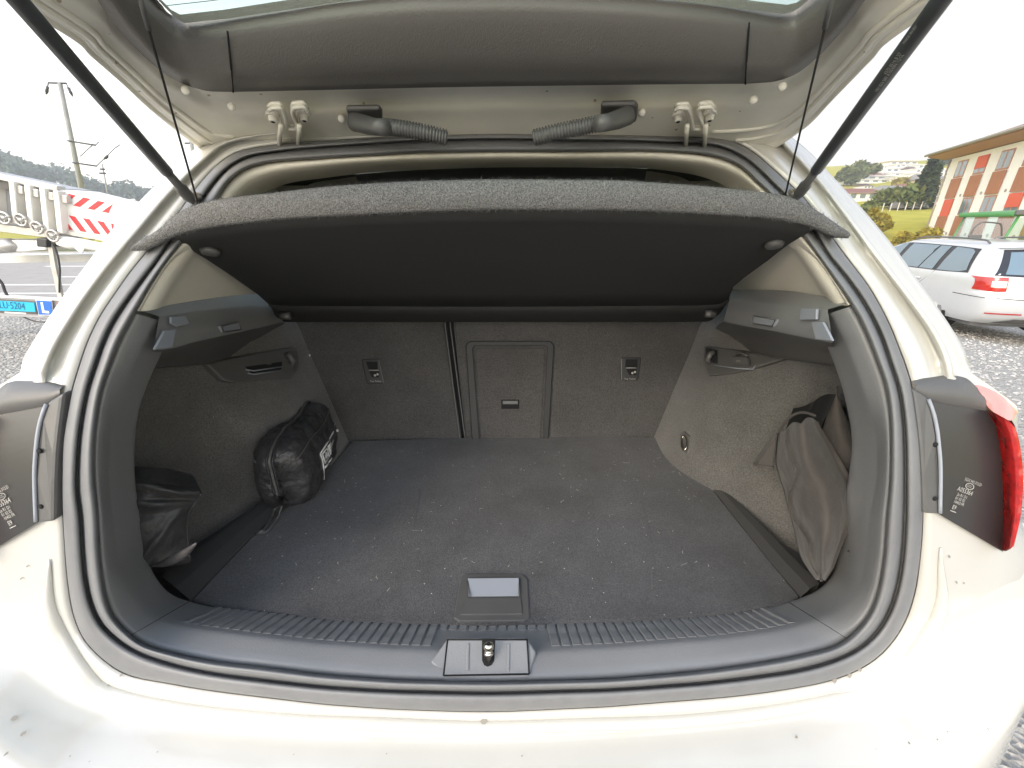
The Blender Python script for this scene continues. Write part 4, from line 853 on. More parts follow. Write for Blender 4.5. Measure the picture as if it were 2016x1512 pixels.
# brown cloth sack in the right-hand side pocket
sack = thing('cloth_sack', 'limp brown-grey cloth sack with an open mouth in the right side pocket', 'sack', (.66, .68, .64))
prof = [(812, 1545, 1612), (830, 1534, 1612), (852, 1531, 1622), (880, 1528, 1640), (905, 1527, 1655), (935, 1533, 1672), (965, 1543, 1685), (1000, 1551, 1684), (1030, 1560, 1676), (1060, 1567, 1664), (1095, 1576, 1650), (1120, 1590, 1640), (1142, 1606, 1626)]
fl_ = hermite([p[0] for p in prof], [p[1] for p in prof]); fr2 = hermite([p[0] for p in prof], [p[2] for p in prof])
seamx = hermite([850, 865, 900, 925, 950, 970, 1010, 1040, 1071, 1105, 1142], [1546, 1547, 1555, 1565, 1560, 1551, 1556, 1575, 1592, 1596, 1618])
def sack_pt(u, y):
    x0, x1 = fl_(y), fr2(y); px = x0 + (x1 - x0) * u
    sx = seamx(y); d = px - sx
    fold = .010 * math.exp(-(d / 5) ** 2) - .010 * math.exp(-((d - 10) / 8) ** 2)
    fold += .008 * math.sin((px - 1560) / 16 + (y - 900) / 60) * sstep(0, .3, u) + .012 * math.exp(-(((px - 1600) / 22) ** 2 + ((y - 880) / 40) ** 2)) * -1 + .010 * math.exp(-(((px - 1625) / 20) ** 2 + ((y - 960) / 50) ** 2))
    base = at((px, y), .71 + .10 * (1 - u) ** 2 - .06 * math.sin(PI * min(1, u * 1.1)) + .0002 * (900 - y) * .9)
    n = (CAM - base).normalized()
    return base + n * (fold + .004 * noise3(base, 30))
ys = [838 + (1142 - 838) * k / 56 for k in range(57)]
def mouth(u): return 852 - 26 * math.sin(PI * min(1, u * 1.25) * .5) + 4 * math.sin(u * 14)
rows = []
for k in range(57):
    t = k / 56; rows.append([sack_pt(j / 48, mouth(j / 48) * (1 - t) + 1142 * t) for j in range(49)])
mk('sack_front', grid(rows), M['cloth'], sack, solid=-.003)
ou3 = [V((p.x + .07, p.y + .03, p.z)) for p in rows[0]]
back = [[(rows[k][j] + V((.06 + .03 * math.sin(PI * j / 48), .055, .035 * (1 - k / 56)))) for j in range(49)] for k in range(57)]
mk('sack_back', grid(back), M['cloth'], sack, solid=.003)
mouth_in = [[a.lerp(b, .5) - V((0, 0, .05)) for a, b in zip(rows[3], back[3])]]
mk('sack_mouth', grid([rows[1], [a.lerp(b, .5) - V((0, 0, .06)) for a, b in zip(rows[3], back[3])], back[1]]), M['dark_void'], sack)
hood = [spline([(1532,852),(1540,838),(1551,825),(1566,815),(1579,812),(1595,815),(1609,821)], 30), spline([(1526,858),(1536,838),(1549,820),(1566,811),(1579,808),(1600,812),(1616,820)], 30)]
rim = [at(p, .80 - .05 * i / 29) for i, p in enumerate(hood[0])]
mk('sack_rim', tube(rim, .0028, 6), M['cloth'], sack)
flap = [at(p, t) for p, t in (((1533,850), .80), ((1483,913), .83), ((1488,918), .82), ((1521,920), .80), ((1527,860), .79))]
mk('sack_flap', prism(flap, V((.006, .010, 0))), M['cloth'], sack, smooth=False, bevel=.002)
mk('sack_hem', tube([at((1483,914), .825), at((1500,918), .815), at((1522,921), .797)], .0042, 6), M['cloth'], sack)
mk('sack_seam', tube([sack_pt((seamx(y) - fl_(y)) / (fr2(y) - fl_(y)), y) + V((0, -.002, 0)) for y in range(866, 1136, 6)], .0026, 6), M['cloth'], sack)
sp_ = [(1609,820),(1625,848),(1643,882),(1660,914),(1668,936)]
side_rows = [[at(p, .765) for p in spline(sp_, 20)], [at((p[0] + 26, p[1] - 12), .78) for p in spline(sp_, 20)], [at((p[0] + 60, p[1] - 22), .83) for p in spline(sp_, 20)]]
mk('sack_side', grid(side_rows), M['cloth'], sack, solid=.003)

# black nylon bag in the left-hand side pocket
nb = thing('black_nylon_bag', 'crumpled black nylon bag lying in the left side pocket', 'bag', (-.66, .62, .64))
def nb_pt(u, v):
    x0 = 250; xr = hermite([0, .12, .2, .35, .5, .75, .95, 1.0], [345, 398, 392, 374, 370, 372, 376, 352])(v)
    y = 948 + (1115 - 948) * v; px = x0 + (xr - x0) * u; yy = y + (0 if v > .2 else (1 - v / .2) * (1 - u) * 4) + 18 * u * max(0, .15 - v) * 2
    b = at((px, yy), .72 - .07 * math.sin(PI * (.25 + .55 * u)) * (1 - .3 * v) + .05 * u)
    n = (CAM - b).normalized()
    ang = math.atan2(yy - 985, px - 405); fan = (math.sin(ang * 17 + 3 * noise3(b, 9)) * .005 + .006 * noise3(V((ang * 2.2, .3, u * .4)), 3)) * sstep(1.0, .5, u) * sstep(.9, .3, v)
    fan += -.014 * math.exp(-((yy - 982 - (405 - px) * .02) / 5) ** 2) * sstep(.15, .4, u)
    crease = .010 * math.exp(-(((px - 300) * .78 + (yy - 1075) * .62) / 8) ** 2) * sstep(.2, .5, v)
    return b + n * (fan + crease + .004 * noise3(b, 26))
rows = [[nb_pt(j / 40, i / 44) for j in range(41)] for i in range(45)]
mk('bag_front', grid(rows), M['nylon_matt'], nb, solid=-.003)
edge = [r[-1] for r in rows]; tope = rows[0]
mk('bag_back', grid([[p for p in edge], [p + V((-.05, .05, .0)) for p in edge]]), M['nylon_matt'], nb)
mk('bag_top', grid([tope, [p + V((-.04, .05, .0)) for p in tope]]), M['nylon_matt'], nb)
mk('bag_fold', tube([at(p, .69 - .01 * i) for i, p in enumerate(spline([(296,1114),(325,1108),(352,1096),(372,1083),(386,1070)], 14))], [.0015 + .006 * math.sin(PI * i / 13) for i in range(14)], 8), M['nylon_matt'], nb)
mk('bag_seam', tube([nb_pt(.99, v / 30) + V((.001, -.002, 0)) for v in range(4, 29)], .0018, 5), M['nylon_matt'], nb)
# ================================================================== ground, road, hills
def gz(x): return -.075 * (min(max(x, 1.2), 15.5) - 1.2)
def hill(az, r):                                            # azimuth in degrees right of +Y
    x = r * math.sin(math.radians(az)); base = gz(x) - .05
    right = sstep(22, 34, az) * (1 - sstep(120, 160, az))
    z = right * (2.6 * sstep(46, 62, r) + 4.5 * sstep(60, 120, r) + 22 * sstep(115, 300, r) + 20 * sstep(280, 520, r))
    left = sstep(-10, -22, az) * (1 - sstep(-120, -160, az) if az < -120 else 1)
    ridge = (27 - 17 * sstep(-50, -30, az)) + 4 * math.sin(az * .5) + 2 * math.sin(az * 1.7)
    z += left * ridge * sstep(150, 420, r)
    return base + z
rows = []; rr_ = [0, 6, 14, 26, 40, 46, 52, 58, 66, 76, 88, 100, 115, 135, 160, 190, 225, 260, 300, 350, 420, 520, 700, 1000, 1600, 2200]
azs = [-180 + 2.5 * i for i in range(144)]
for r in rr_: rows.append([V((r * math.sin(math.radians(a)), r * math.cos(math.radians(a)), hill(a, r) if r > 14 else gz(r * math.sin(math.radians(a))) - .05)) for a in azs])
M['grass'] = mat('meadow_grass', (.30, .29, .045), .9, var=(.35, (.42, .36, .06), 8), bump=('n', 3, .6, .2), spec=.1)
tag(mk('terrain', grid(rows, True), M['grass'], None), kind='structure')
M['gravel'] = mat('gravel', (.26, .25, .23), .9, var=(34, (.50, .475, .43), 6, .3, .7), bump=('v', 42, 1.0, .03), bump2=('n', 9, .5, .03), spec=.2)
def flat(name, x0, x1, y0, y1, dz, m, nx=40, ny=12):
    return mk(name, grid([[V((x0 + (x1-x0)*i/nx, y0 + (y1-y0)*j/ny, gz(x0 + (x1-x0)*i/nx) + dz)) for i in range(nx + 1)] for j in range(ny + 1)]), m, None)
tag(flat('gravel_lot', -14, 34, -14, 7.4, 0, M['gravel'], 96, 20), kind='structure')
tag(mk('gravel_yard', grid([[V((2.5 + 31.5*i/60, 7.4 + 24*j/20, gz(2.5 + 31.5*i/60))) for i in range(61)] for j in range(21)]), M['gravel'], None), kind='structure')
# loose stones near the car: one uncountable scatter
rng = random.Random(11); sv, sf = [], []
ico = [(0,0,1),(.89,0,.45),(.28,.85,.45),(-.72,.53,.45),(-.72,-.53,.45),(.28,-.85,.45),(.72,.53,-.45),(-.28,.85,-.45),(-.89,0,-.45),(-.28,-.85,-.45),(.72,-.53,-.45)]
icf = [(0,1,2),(0,2,3),(0,3,4),(0,4,5),(0,5,1),(1,6,2),(2,6,7),(2,7,3),(3,7,8),(3,8,4),(4,8,9),(4,9,5),(5,9,10),(5,10,1),(1,10,6)]
for zone, cnt in (((1.0, 11.5, .6, 8.5), 15000), ((-8.5, -1.2, 1.2, 7.3), 10000)):
    for i in range(cnt):
        x = rng.uniform(zone[0], zone[1]); y = rng.uniform(zone[2], zone[3])
        px, py = proj(V((x, y, gz(x))))
        if not (-60 < px < 300 or 1700 < px < 2080) or not 560 < py < 1250: continue
        s = rng.uniform(.008, .024) * (1.5 if rng.random() < .08 else 1); a = rng.uniform(0, 6.3); k = len(sv)
        sq = (rng.uniform(.7, 1.3), rng.uniform(.7, 1.2), rng.uniform(.4, .8))
        for q in ico: sv.append(V((x + s * (q[0]*sq[0]*math.cos(a) - q[1]*sq[1]*math.sin(a)), y + s * (q[0]*sq[0]*math.sin(a) + q[1]*sq[1]*math.cos(a)), gz(x) + s * q[2] * sq[2])))
        sf += [tuple(j + k for j in f) for f in icf]
M['stone'] = mat('loose_stones', (.27, .26, .24), .85, var=(26, (.54, .51, .47), 1, .4, .6), bump=('n', 120, .5, .004))
tag(mk('loose_stones', (sv, sf), M['stone'], None, smooth=False, fixn=False), 'loose pale stones scattered over the gravel lot', None, kind='stuff')
M['asphalt'] = mat('asphalt', (.27, .25, .225), .85, var=(2.5, (.32, .30, .27), 6), bump=('n', 60, .5, .01))
M['kerb'] = mat('kerb_stone', (.38, .37, .35), .8, var=(9, (.30, .29, .28)))
M['verge'] = mat('verge_grass', (.085, .105, .035), .9, var=(3, (.16, .15, .06), 6), bump=('n', 30, .8, .05))
M['marking'] = mat('road_marking', (.75, .74, .70), .7, var=(6, (.62, .61, .58)))
tag(mk('road', box((-90, 7.45, -.30), (1.2, 18.4, .006)), M['asphalt'], None, smooth=False), kind='structure')
mks = []
for y0, y1, dash in ((8.02, 8.14, 0), (9.2, 9.34, 0), (10.62, 10.76, 1), (13.3, 13.46, 1), (15.2, 15.36, 1)):
    if not dash: mks.append(box((-90, y0, .007), (1.0, y1, .0105)))
    else:
        x = -88
        while x < 0: mks.append(box((x, y0, .007), (x + 1.6, y1, .0105))); x += 3.2
for b in mks: tag(mk('lane_line', b, M['marking'], None, smooth=False), kind='structure')
tag(mk('kerb', box((-90, 18.4, -.2), (1.2, 18.65, .12)), M['kerb'], None, smooth=False), kind='structure')
tag(mk('verge', box((-90, 18.66, -.2), (1.2, 23.5, .14)), M['verge'], None, smooth=False), kind='structure')

# ---------------- foliage helpers
M['bark'] = mat('bark', (.10, .075, .055), .9, bump=('n', 20, .6, .02))
def leafmat(name, a, b): return mat(name, a, .8, var=(1.4, b, 4), spec=.2)
M['leaf_dark'] = leafmat('dark_conifer_leaf', (.028, .042, .022), (.055, .070, .032))
M['leaf_mid'] = leafmat('green_leaf', (.065, .10, .032), (.16, .165, .05))
M['leaf_gold'] = leafmat('yellowing_leaf', (.36, .28, .035), (.22, .20, .04))
M['leaf_far'] = leafmat('far_wood_leaf', (.060, .100, .075), (.10, .145, .10))
def leaves(n, fn, size, rng, asp=1.4):
    v, f = [], []
    for i in range(n):
        p = fn(rng); s = size * rng.uniform(.6, 1.35)
        a = V((rng.uniform(-1,1), rng.uniform(-1,1), rng.uniform(-1,1))).normalized(); b = a.orthogonal().normalized(); c = a.cross(b)
        t = rng.uniform(0, 6.3); d1 = b * math.cos(t) + c * math.sin(t); d2 = a
        k = len(v); v += [p - d1 * s * .5, p + d2 * s * .3, p + d1 * s * .5 * asp, p - d2 * s * .3]; f.append((k, k+1, k+2, k+3))
    return v, f
def blob(cx, clumps, rng):
    def fn(r):
        c, R = clumps[r.randrange(len(clumps))]
        d = V((r.gauss(0,1), r.gauss(0,1), r.gauss(0,1))).normalized() * R * r.random() ** .45
        return V(cx) + V(c) + V((d.x, d.y, d.z * .85))
    return fn
def tree(name, label, base, h, rad, m, seed, n=1600, leaf=.35, conifer=False, cat='tree', group=None, trunk=True, bush=False):
    rng = random.Random(seed); b = V(base); t = thing(name, label, cat, b, 0, group)
    if conifer:
        def fn(r):
            u = r.random() ** .75; zz = .10 + .90 * (1 - u) ; rr = rad * (u ** .85) * (.55 + .45 * abs(math.sin(zz * 34))) * (r.random() ** .4); a = r.uniform(0, 6.3)
            return b + V((rr * math.cos(a), rr * math.sin(a), h * zz - rr * .25))
    else:
        lo = 0.12 if bush else .38
        cl = [((rng.uniform(-.62, .62) * rad, rng.uniform(-.62, .62) * rad, h * rng.uniform(lo, .86)), rad * rng.uniform(.28, .5)) for _ in range(13)]
        fn = blob(b, cl, rng)
    tr = [b - V((0, 0, .3)), b + V((0, 0, h * .25)), b + V((.03 * h, .01 * h, h * .5)), b + V((.02 * h, 0, h * (.97 if conifer else .75)))]
    r0_ = h * .028; pts = tube(tr, [r0_, r0_ * .8, r0_ * .55, r0_ * .15], 7)
    if not conifer:
        for i in range(5):
            a = rng.uniform(0, 6.3); s = tr[1].lerp(tr[2], rng.random()); e = b + V((math.cos(a) * rad * .7, math.sin(a) * rad * .7, h * rng.uniform(.5, .8)))
            pts = join(pts, tube([s, s.lerp(e, .5) + V((0, 0, .04 * h)), e], [r0_ * .5, r0_ * .35, r0_ * .1], 5))
    mk('trunk' if not bush else 'stems', pts, M['bark'], t)
    mk('crown' if not bush else 'foliage', leaves(n, fn, leaf, rng), m, t, smooth=False, fixn=False)
    return t

# ---------------- left hill wood: one far mass
rng = random.Random(5); wv_, wf_ = [], []
def wood(r):
    az = r.uniform(-75, -20); R = r.uniform(300, 440); x = R * math.sin(math.radians(az)); y = R * math.cos(math.radians(az))
    return V((x, y, hill(az, R) + r.uniform(0, 6)))
cw = [(wood(rng), rng.uniform(3.5, 7)) for _ in range(1300)]
def wfn(r):
    c, R = cw[r.randrange(len(cw))]; d = V((r.gauss(0,1), r.gauss(0,1), r.gauss(0,1))).normalized() * R * r.random() ** .4
    return c + V((d.x, d.y, abs(d.z) * .9))
tag(mk('wood', leaves(42000, wfn, 2.2, rng), M['leaf_far'], None, smooth=False, fixn=False), 'distant wooded ridge under the bright sky beyond the road', None, kind='stuff')
for i, (px, py, t) in enumerate(((255, 402, 60), (225, 392, 58), (283, 415, 57))):
    p = at((px, py + 10), t); tree('roadside_bush', ['dry olive bush above the striped white boom', 'olive green bush left of the other roadside bushes', 'yellowish bush at the right end of the roadside bushes'][i], (p.x, p.y, .1), p.z + .6, 3.6, M['leaf_gold'] if i != 1 else M['leaf_mid'], 60 + i, 900, .5, cat='bush', bush=True)

# ---------------- overhead line masts
M['mast'] = mat('mast_concrete', (.33, .33, .31), .8, var=(1.5, (.26, .26, .25)))
M['iron'] = mat('dark_iron', (.06, .062, .065), .5, metal=.6)
def mast(label, top, base, t, rw, arms, name='line_mast', cat='mast'):
    a = at(top, t); y = a.y; rw = rw * .62; b = onY(base, y + .2); b = b + (b - a) * ((.1 - b.z) / (b - a).z)
    o = thing(name, label, cat, b); mk('pole', tube([b, a], [rw * 1.25, rw * .8], 8), M['mast'], o)
    for kind, p, q in arms:
        P, Q = onY(p, y - .02), onY(q, y - .02)
        if kind == 'arm': mk('cross_arm', tube([P, Q], .05 * t / 26, 6), M['iron'], o)
        elif kind == 'ins':
            mk('insulator', tube([P, P.lerp(Q, .3), P.lerp(Q, .31), P.lerp(Q, .5), P.lerp(Q, .7), Q], [.03, .03, .09, .07, .09, .03], 6), M['iron'], o)
        else: mk('stay_rod', tube([P, Q], .025 * t / 26, 5), M['iron'], o)
    return o
mast('tall concrete railway mast with two bracket arms reaching right', (118, 163), (163, 386), 26, .23,
     [('arm', (95, 163), (131, 164)), ('ins', (95, 164), (91, 186)), ('ins', (131, 165), (143, 190)), ('arm', (133, 277), (188, 286)), ('rod', (188, 286), (195, 279)), ('rod', (158, 308), (184, 284)), ('arm', (143, 320), (190, 327)), ('rod', (190, 327), (226, 292)), ('rod', (226, 292), (236, 285)), ('ins', (205, 314), (213, 306))])
mast('thin distant mast standing in front of the wooded ridge', (201, 322), (214, 392), 52, .14, [('arm', (196, 341), (208, 341)), ('arm', (197, 333), (206, 333))])
mast('short stub of a mast showing just above the white body pillar', (375, 270), (381, 310), 40, .32, [('arm', (364, 282), (376, 282))])

# ---------------- trailer lift with striped boom on the left
M['lift_white'] = mat('lift_paint', (.78, .77, .73), .45, var=(4, (.66, .65, .61), 5))
M['alu'] = mat('worn_aluminium', (.55, .53, .50), .42, metal=.55, var=(12, (.42, .41, .39)))
M['alu_dark'] = mat('dull_grey_panel', (.36, .36, .37), .6)  # plain darker grey shared by the rib panel and light bar
M['red'] = mat('red_stripe', (.62, .028, .035), .5)
M['orange_refl'] = mat('reflector_red', (.55, .08, .05), .3)
lift = thing('trailer_lift', 'white trailer lift with a ribbed telescopic boom and red and white warning stripes', 'trailer lift', (-5.2, 4.4, 0))
LY = 4.2
def q4(p, d=0): return onY(p, LY + d)
def slab(name, px, d0, d1, m, parent, **k): return mk(name, prism([q4(p, d0) for p in px], V((0, d1 - d0, 0))), m, parent, smooth=False, **k)
boom = slab('boom', [(110,371),(340,427),(340,497),(120,459)], 0, .42, M['lift_white'], lift, bevel=.012)
slab('boom_chord', [(116,452),(330,489),(330,496),(121,460)], -.03, .02, M['alu'], lift)
slab('rib_panel', [(-120,322),(112,370),(122,470),(-120,440)], .05, .40, M['alu_dark'], lift)
slab('top_rail', [(-120,318),(112,366),(112,377),(-120,331)], -.03, .05, M['alu'], lift, bevel=.006)
slab('bottom_rail', [(-120,425),(121,458),(121,472),(-120,441)], -.03, .05, M['alu'], lift, bevel=.006)
for x0 in (-97, -65, -33, -1, 15.5, 46, 76, 103):
    if x0 in (-1,): continue
    y = 345 + (x0 + 6) * .21
    slab('rib', [(x0, y + 6), (x0 + 11, y + 8), (x0 + 20, y + 92 + x0*.0), (x0 + 9, y + 90)], -.07, .06, M['lift_white'], lift, bevel=.008)
    mk('rail_bracket', join(prism([q4(p, -.05) for p in [(x0 + 13, y + 14), (x0 + 28, y + 17), (x0 + 29, y + 33), (x0 + 14, y + 30)]], V((0, .1, 0)))), M['alu'], lift, smooth=False, bevel=.006)
    mk('guide_tube', tube([q4((x0 + 21, y + 30), .0), q4((x0 + 27, y + 92), .0)], .018, 8), M['alu'], lift)
for (x_, y_) in ((-24, 425), (8, 429), (41, 433), (73, 448), (104, 464)):
    c = q4((x_, y_ ), -.09); rg = [c + V((.05 * math.cos(t), 0, .05 * math.sin(t))) for t in [2*PI*k/16 for k in range(16)]]
    ro = mk('roller', tube(rg + rg[:1], .011, 6), M['alu'], lift)
    mk('roller_hub', tube([c + V((0, -.01, 0)), c + V((0, .06, 0))], .02, 10), M['alu'], ro)
    for t in (.4, 2.5, 4.6): mk('spoke', tube([c, c + V((.05 * math.cos(t), 0, .05 * math.sin(t)))], .007, 5), M['alu'], ro)
def shear(u, v):                                            # stripe board coordinates on the boom face
    tl, tr_, br, bl = V((112,376,0)), V((222,402,0)), V((224,466,0)), V((119,450,0))
    p = tl.lerp(tr_, u).lerp(bl.lerp(br, u), v); return q4((p.x, p.y), -.004)
for v0, v1, sg in ((.0, .30, -1), (.60, .99, 1)):
    mk('stripe_board', prism([shear(0, v0), shear(1, v0), shear(1, v1), shear(0, v1)], V((0, .003, 0))), M['print'], boom, smooth=False)
    for k in range(5):
        a = .02 + .26 * k - (0 if sg < 0 else .10); sk_ = .20 if sg < 0 else -.20
        pl = [(a + (sk_ if sg < 0 else 0), v0), (a + .12 + (sk_ if sg < 0 else 0), v0), (a + .12 + (0 if sg < 0 else .20), v1), (a + (0 if sg < 0 else .20), v1)]
        pl = [(min(1, max(0, u)), v) for u, v in pl]
        if max(p[0] for p in pl) - min(p[0] for p in pl) < .03: continue
        mk('stripe', prism([shear(u, v) + V((0, -.003, 0)) for u, v in pl], V((0, .002, 0))), M['red'], boom, smooth=False)
slab('under_beam', [(-120,470),(88,474),(92,492),(-120,505)], .0, .30, M['lift_white'], lift, bevel=.01)
mk('end_tube', tube([q4((-60, 489), .1), q4((22, 483), .0), q4((30, 483), -.01)], [.065, .065, .02], 14), M['alu'], lift)
slab('chassis', [(-120,505),(320,498),(320,512),(-120,520)], .5, .8, M['lift_white'], lift)
mk('wrapped_tube', tube([q4(p, -.04) for p in [(118,474),(135,478),(160,480),(200,487),(300,497)]], [.05, .06, .05, .045, .04], 10), M['lift_white'], lift)
slab('film_flap', [(140,470),(168,484),(160,499),(148,490)], -.08, -.07, M['print'], lift)
slab('motor_box', [(70,468),(92,470),(92,487),(72,486)], -.06, .08, M['iron'], lift, bevel=.01)
mk('drop_strap', prism([q4(p, -.02) for p in [(92,470),(101,476),(108,520),(118,566),(122,588),(114,589),(108,560),(99,520)]], V((0, .025, 0))), M['alu'], lift, smooth=False)
mk('cable', tube([q4(p, -.04) for p in spline([(102,478),(110,492),(115,510),(118,535),(117,560),(117,576)], 20)], .008, 6), M['iron'], lift)
bar = slab('light_bar', [(-120,577),(140,592),(140,628),(-120,617)], -.05, .0, M['alu_dark'], lift, bevel=.004)
slab('bar_edge', [(-120,576),(140,590.5),(140,593),(-120,579)], -.07, .0, M['lift_white'], lift)
slab('reflector', [(112,596),(132,598),(132,606),(112,604)], -.062, -.05, M['orange_refl'], lift)
M['plate_blue'] = mat('pale_blue_plate', (.02, .42, .66), .4); M['l_blue'] = mat('learner_blue', (.02, .13, .50), .4); M['plate_ink'] = mat('plate_ink', (.006, .07, .15), .5)
slab('plate_holder', [(-75,585),(71,593),(73,619),(-75,613)], -.062, -.05, M['smooth_black'], lift, bevel=.003)
slab('number_plate', [(-70,588),(67,596),(69.5,614),(-70,609)], -.068, -.062, M['plate_blue'], lift)
k_ = LY / ray(35, 600).y / F
def lab(s, p, size, m, d, sx=1.0, sl=(0.06)): return text('lettering', s, q4(p, d), q4((p[0] + 60, p[1] + 4.0), d) - q4(p, d), q4((p[0] - 2.0, p[1] - 10), d) - q4(p, d), size * k_ * 1.0, m, lift, sx=sx)
lab('LU·5204', (-1, 606.5), 20, M['plate_ink'], -.0705, .70)
lab('LU 5204', (9, 616.5), 5, M['print'], -.0635, 1.0) if False else None
mk('lettering', prism([q4(p, -.0635) for p in [(9,613.6),(51,616),(51,618.4),(9,616)]], V((0, .001, 0))), M['print'], lift, smooth=False)
slab('learner_plate_rim', [(69.5,590),(101,591.5),(105.5,621),(76,621)], -.075, -.066, M['print'], lift, bevel=.002)
slab('learner_plate', [(71,591.5),(100,593),(104,619.5),(76.5,619.5)], -.079, -.075, M['l_blue'], lift)
slab('learner_letter', [(79.5,595),(84,595),(87,611.5),(96,612.5),(97,617),(83.5,616)], -.081, -.079, M['print'], lift)
mk('cable', tube([q4(p, -.02) for p in spline([(42,621),(55,628),(72,633),(95,634),(110,632)], 20)], .007, 6), M['iron'], lift)
mk('cable', tube([q4(p, -.02) for p in spline([(-4,548),(5,560),(10,574),(16,584)], 12)], .012, 6), M['iron'], lift)
for x_ in (-6.6, -4.4):
    tw = mk('lift_wheel', tube([V((x_, 4.75, .30)), V((x_, 4.78, .30)), V((x_, 4.95, .30)), V((x_, 4.98, .30))], [.25, .29, .29, .25], 28), M['rubber'], lift) if False else None
slab('support_leg', [(-100,500),(-88,500),(-84,700),(-98,700)], .55, .68, M['alu'], lift)
mk('support_leg', box((-3.2, 4.75, -.02), (-3.08, 4.87, .95)), M['alu'], lift, smooth=False)
# ================================================================== silver estate car on the right
M['silver'] = mat('silver_paint', (.58, .59, .595), .28, metal=.35, coat=.7, var=(2, (.56, .57, .575)))
M['tint'] = mat('tinted_glass', (.10, .15, .18), .04, coat=1, spec=1.0)
M['chrome'] = mat('chrome', (.75, .75, .75), .12, metal=1)
M['tail_red'] = mat('tail_lamp_red', (.38, .010, .008), .1, coat=1); M['tail_clear'] = mat('tail_lamp_clear', (.85, .55, .45), .1, coat=1)
HA = math.radians(13)
corner = at((1930, 600), 6.25)
EG = gz(corner.x + .6) + .05
est = thing('silver_estate', 'silver estate car parked on the gravel, seen from its rear left corner', 'car', (corner.x, corner.y, EG), -HA)
# local frame: x across (0 = left flank at the rear corner, +right), y forward, z up
LV = [(.26, .16, 4.50, .86), (.36, .03, 4.60, .895), (.50, -.01, 4.66, .905), (.64, -.01, 4.67, .908), (.70, .0, 4.64, .908), (.74, .045, 4.60, .906), (.84, .05, 4.50, .902), (.93, .06, 4.30, .893), (.975, .075, 3.70, .880), (1.0, .085, 3.42, .870), (1.10, .15, 3.20, .84), (1.20, .23, 3.0, .80), (1.30, .32, 2.75, .755), (1.38, .39, 2.50, .70), (1.43, .43, 2.30, .64), (1.452, .50, 2.1, .52), (1.458, .7, 1.9, .30)]
_h = [l[0] for l in LV]; ur_ = hermite(_h, [l[1] for l in LV]); uf_ = hermite(_h, [l[2] for l in LV]); ww_ = hermite(_h, [l[3] for l in LV])
CXW = .905
def ept(h, th, off=0):                                     # th: angle round the plan, 0 = right, 90 = front, 180 = left, 270 = rear
    a, b = ur_(h), uf_(h); c = (a + b) / 2; L2 = (b - a) / 2; W = ww_(h)
    e = 2 / 15.0; ct, st = math.cos(th), math.sin(th)
    x = W * math.copysign(abs(ct) ** e, ct); y = L2 * math.copysign(abs(st) ** e, st)
    bow = .10 * (1 - (x / W) ** 2) * (1 if st < 0 else 0) * min(1, abs(y / L2) ** 8)
    return V((CXW + x * (1 + off / W), c + y * (1 + off / L2) - bow, h))
def eleft(u, h, off=0):                                    # point on the left flank at distance u from the tail
    lo, hi = PI * .5, PI * 1.5
    for _ in range(40):
        m = (lo + hi) / 2
        if ept(h, m).y > u: lo = m
        else: hi = m
    return ept(h, lo, off)
def erear(x, h, off=0):
    lo, hi = PI * 1.0, PI * 2.0
    for _ in range(40):
        m = (lo + hi) / 2
        if ept(h, m).x < x: lo = m
        else: hi = m
    return ept(h, lo, off)
hs = []
for a, b in zip(_h, _h[1:]): hs += [a, a + (b - a) * .5]
hs.append(_h[-1]); ths = []
for i in range(180):
    t = 2 * PI * i / 180; ths.append(t)
rows = [[ept(h, t) for t in ths] for h in hs]; rows.append([V((CXW, 1.3, 1.462))] * 180)
mk('body', grid(rows, True), M['silver'], est, local=True)
mk('underbody', box((.12, .2, .20), (1.69, 4.4, .30)), M['smooth_black'], est, smooth=False, local=True)
def epatch(name, corners, fn, m, off=.006, n=14, parent=None):
    # corners: lower edge list and upper edge list of (u, h)
    lo, hi = corners; A = spline([(a, b, 0) for a, b in lo], n); B = spline([(a, b, 0) for a, b in hi], n)
    rows = [[fn(a.lerp(b, k / 6).x, a.lerp(b, k / 6).y, off) for a, b in zip(A, B)] for k in range(7)]
    return mk(name, grid(rows), m, parent or est, local=True)
M['pillar_black'] = mat('gloss_black_pillar', (.02, .02, .022), .15)
epatch('window_surround', ([(.50, .985), (1.2, .955), (2.2, .945), (3.2, .945)], [(.62, 1.345), (1.2, 1.365), (2.2, 1.375), (2.75, 1.33)]), eleft, M['pillar_black'], .004, 20)
epatch('side_window', ([(.56, 1.02), (.72, .985), (1.0, .975), (1.16, .97)], [(.68, 1.30), (.78, 1.335), (1.0, 1.345), (1.12, 1.35)]), eleft, M['tint'], .009)
epatch('side_window', ([(1.26, .968), (1.5, .966), (1.60, .965)], [(1.24, 1.352), (1.38, 1.355), (1.46, 1.355)]), eleft, M['tint'], .009)
epatch('side_window', ([(1.63, .965), (2.0, .962), (2.26, .96)], [(1.49, 1.356), (1.9, 1.36), (2.2, 1.36)]), eleft, M['tint'], .009)
epatch('side_window', ([(2.36, .96), (2.8, .96), (3.15, .965)], [(2.32, 1.36), (2.5, 1.355), (2.70, 1.33)]), eleft, M['tint'], .009)
epatch('rear_screen_surround', ([(.10, .985), (.9, .975), (1.71, .985)], [(.27, 1.345), (.9, 1.375), (1.54, 1.345)]), erear, M['pillar_black'], .006, 20)
epatch('rear_screen', ([(.20, 1.01), (.9, 1.0), (1.61, 1.01)], [(.33, 1.315), (.9, 1.34), (1.48, 1.315)]), erear, M['tint'], .011, 20)
epatch('rear_spoiler', ([(.24, 1.375), (.9, 1.40), (1.57, 1.375)], [(.28, 1.425), (.9, 1.44), (1.53, 1.425)]), erear, M['silver'], .05, 20)
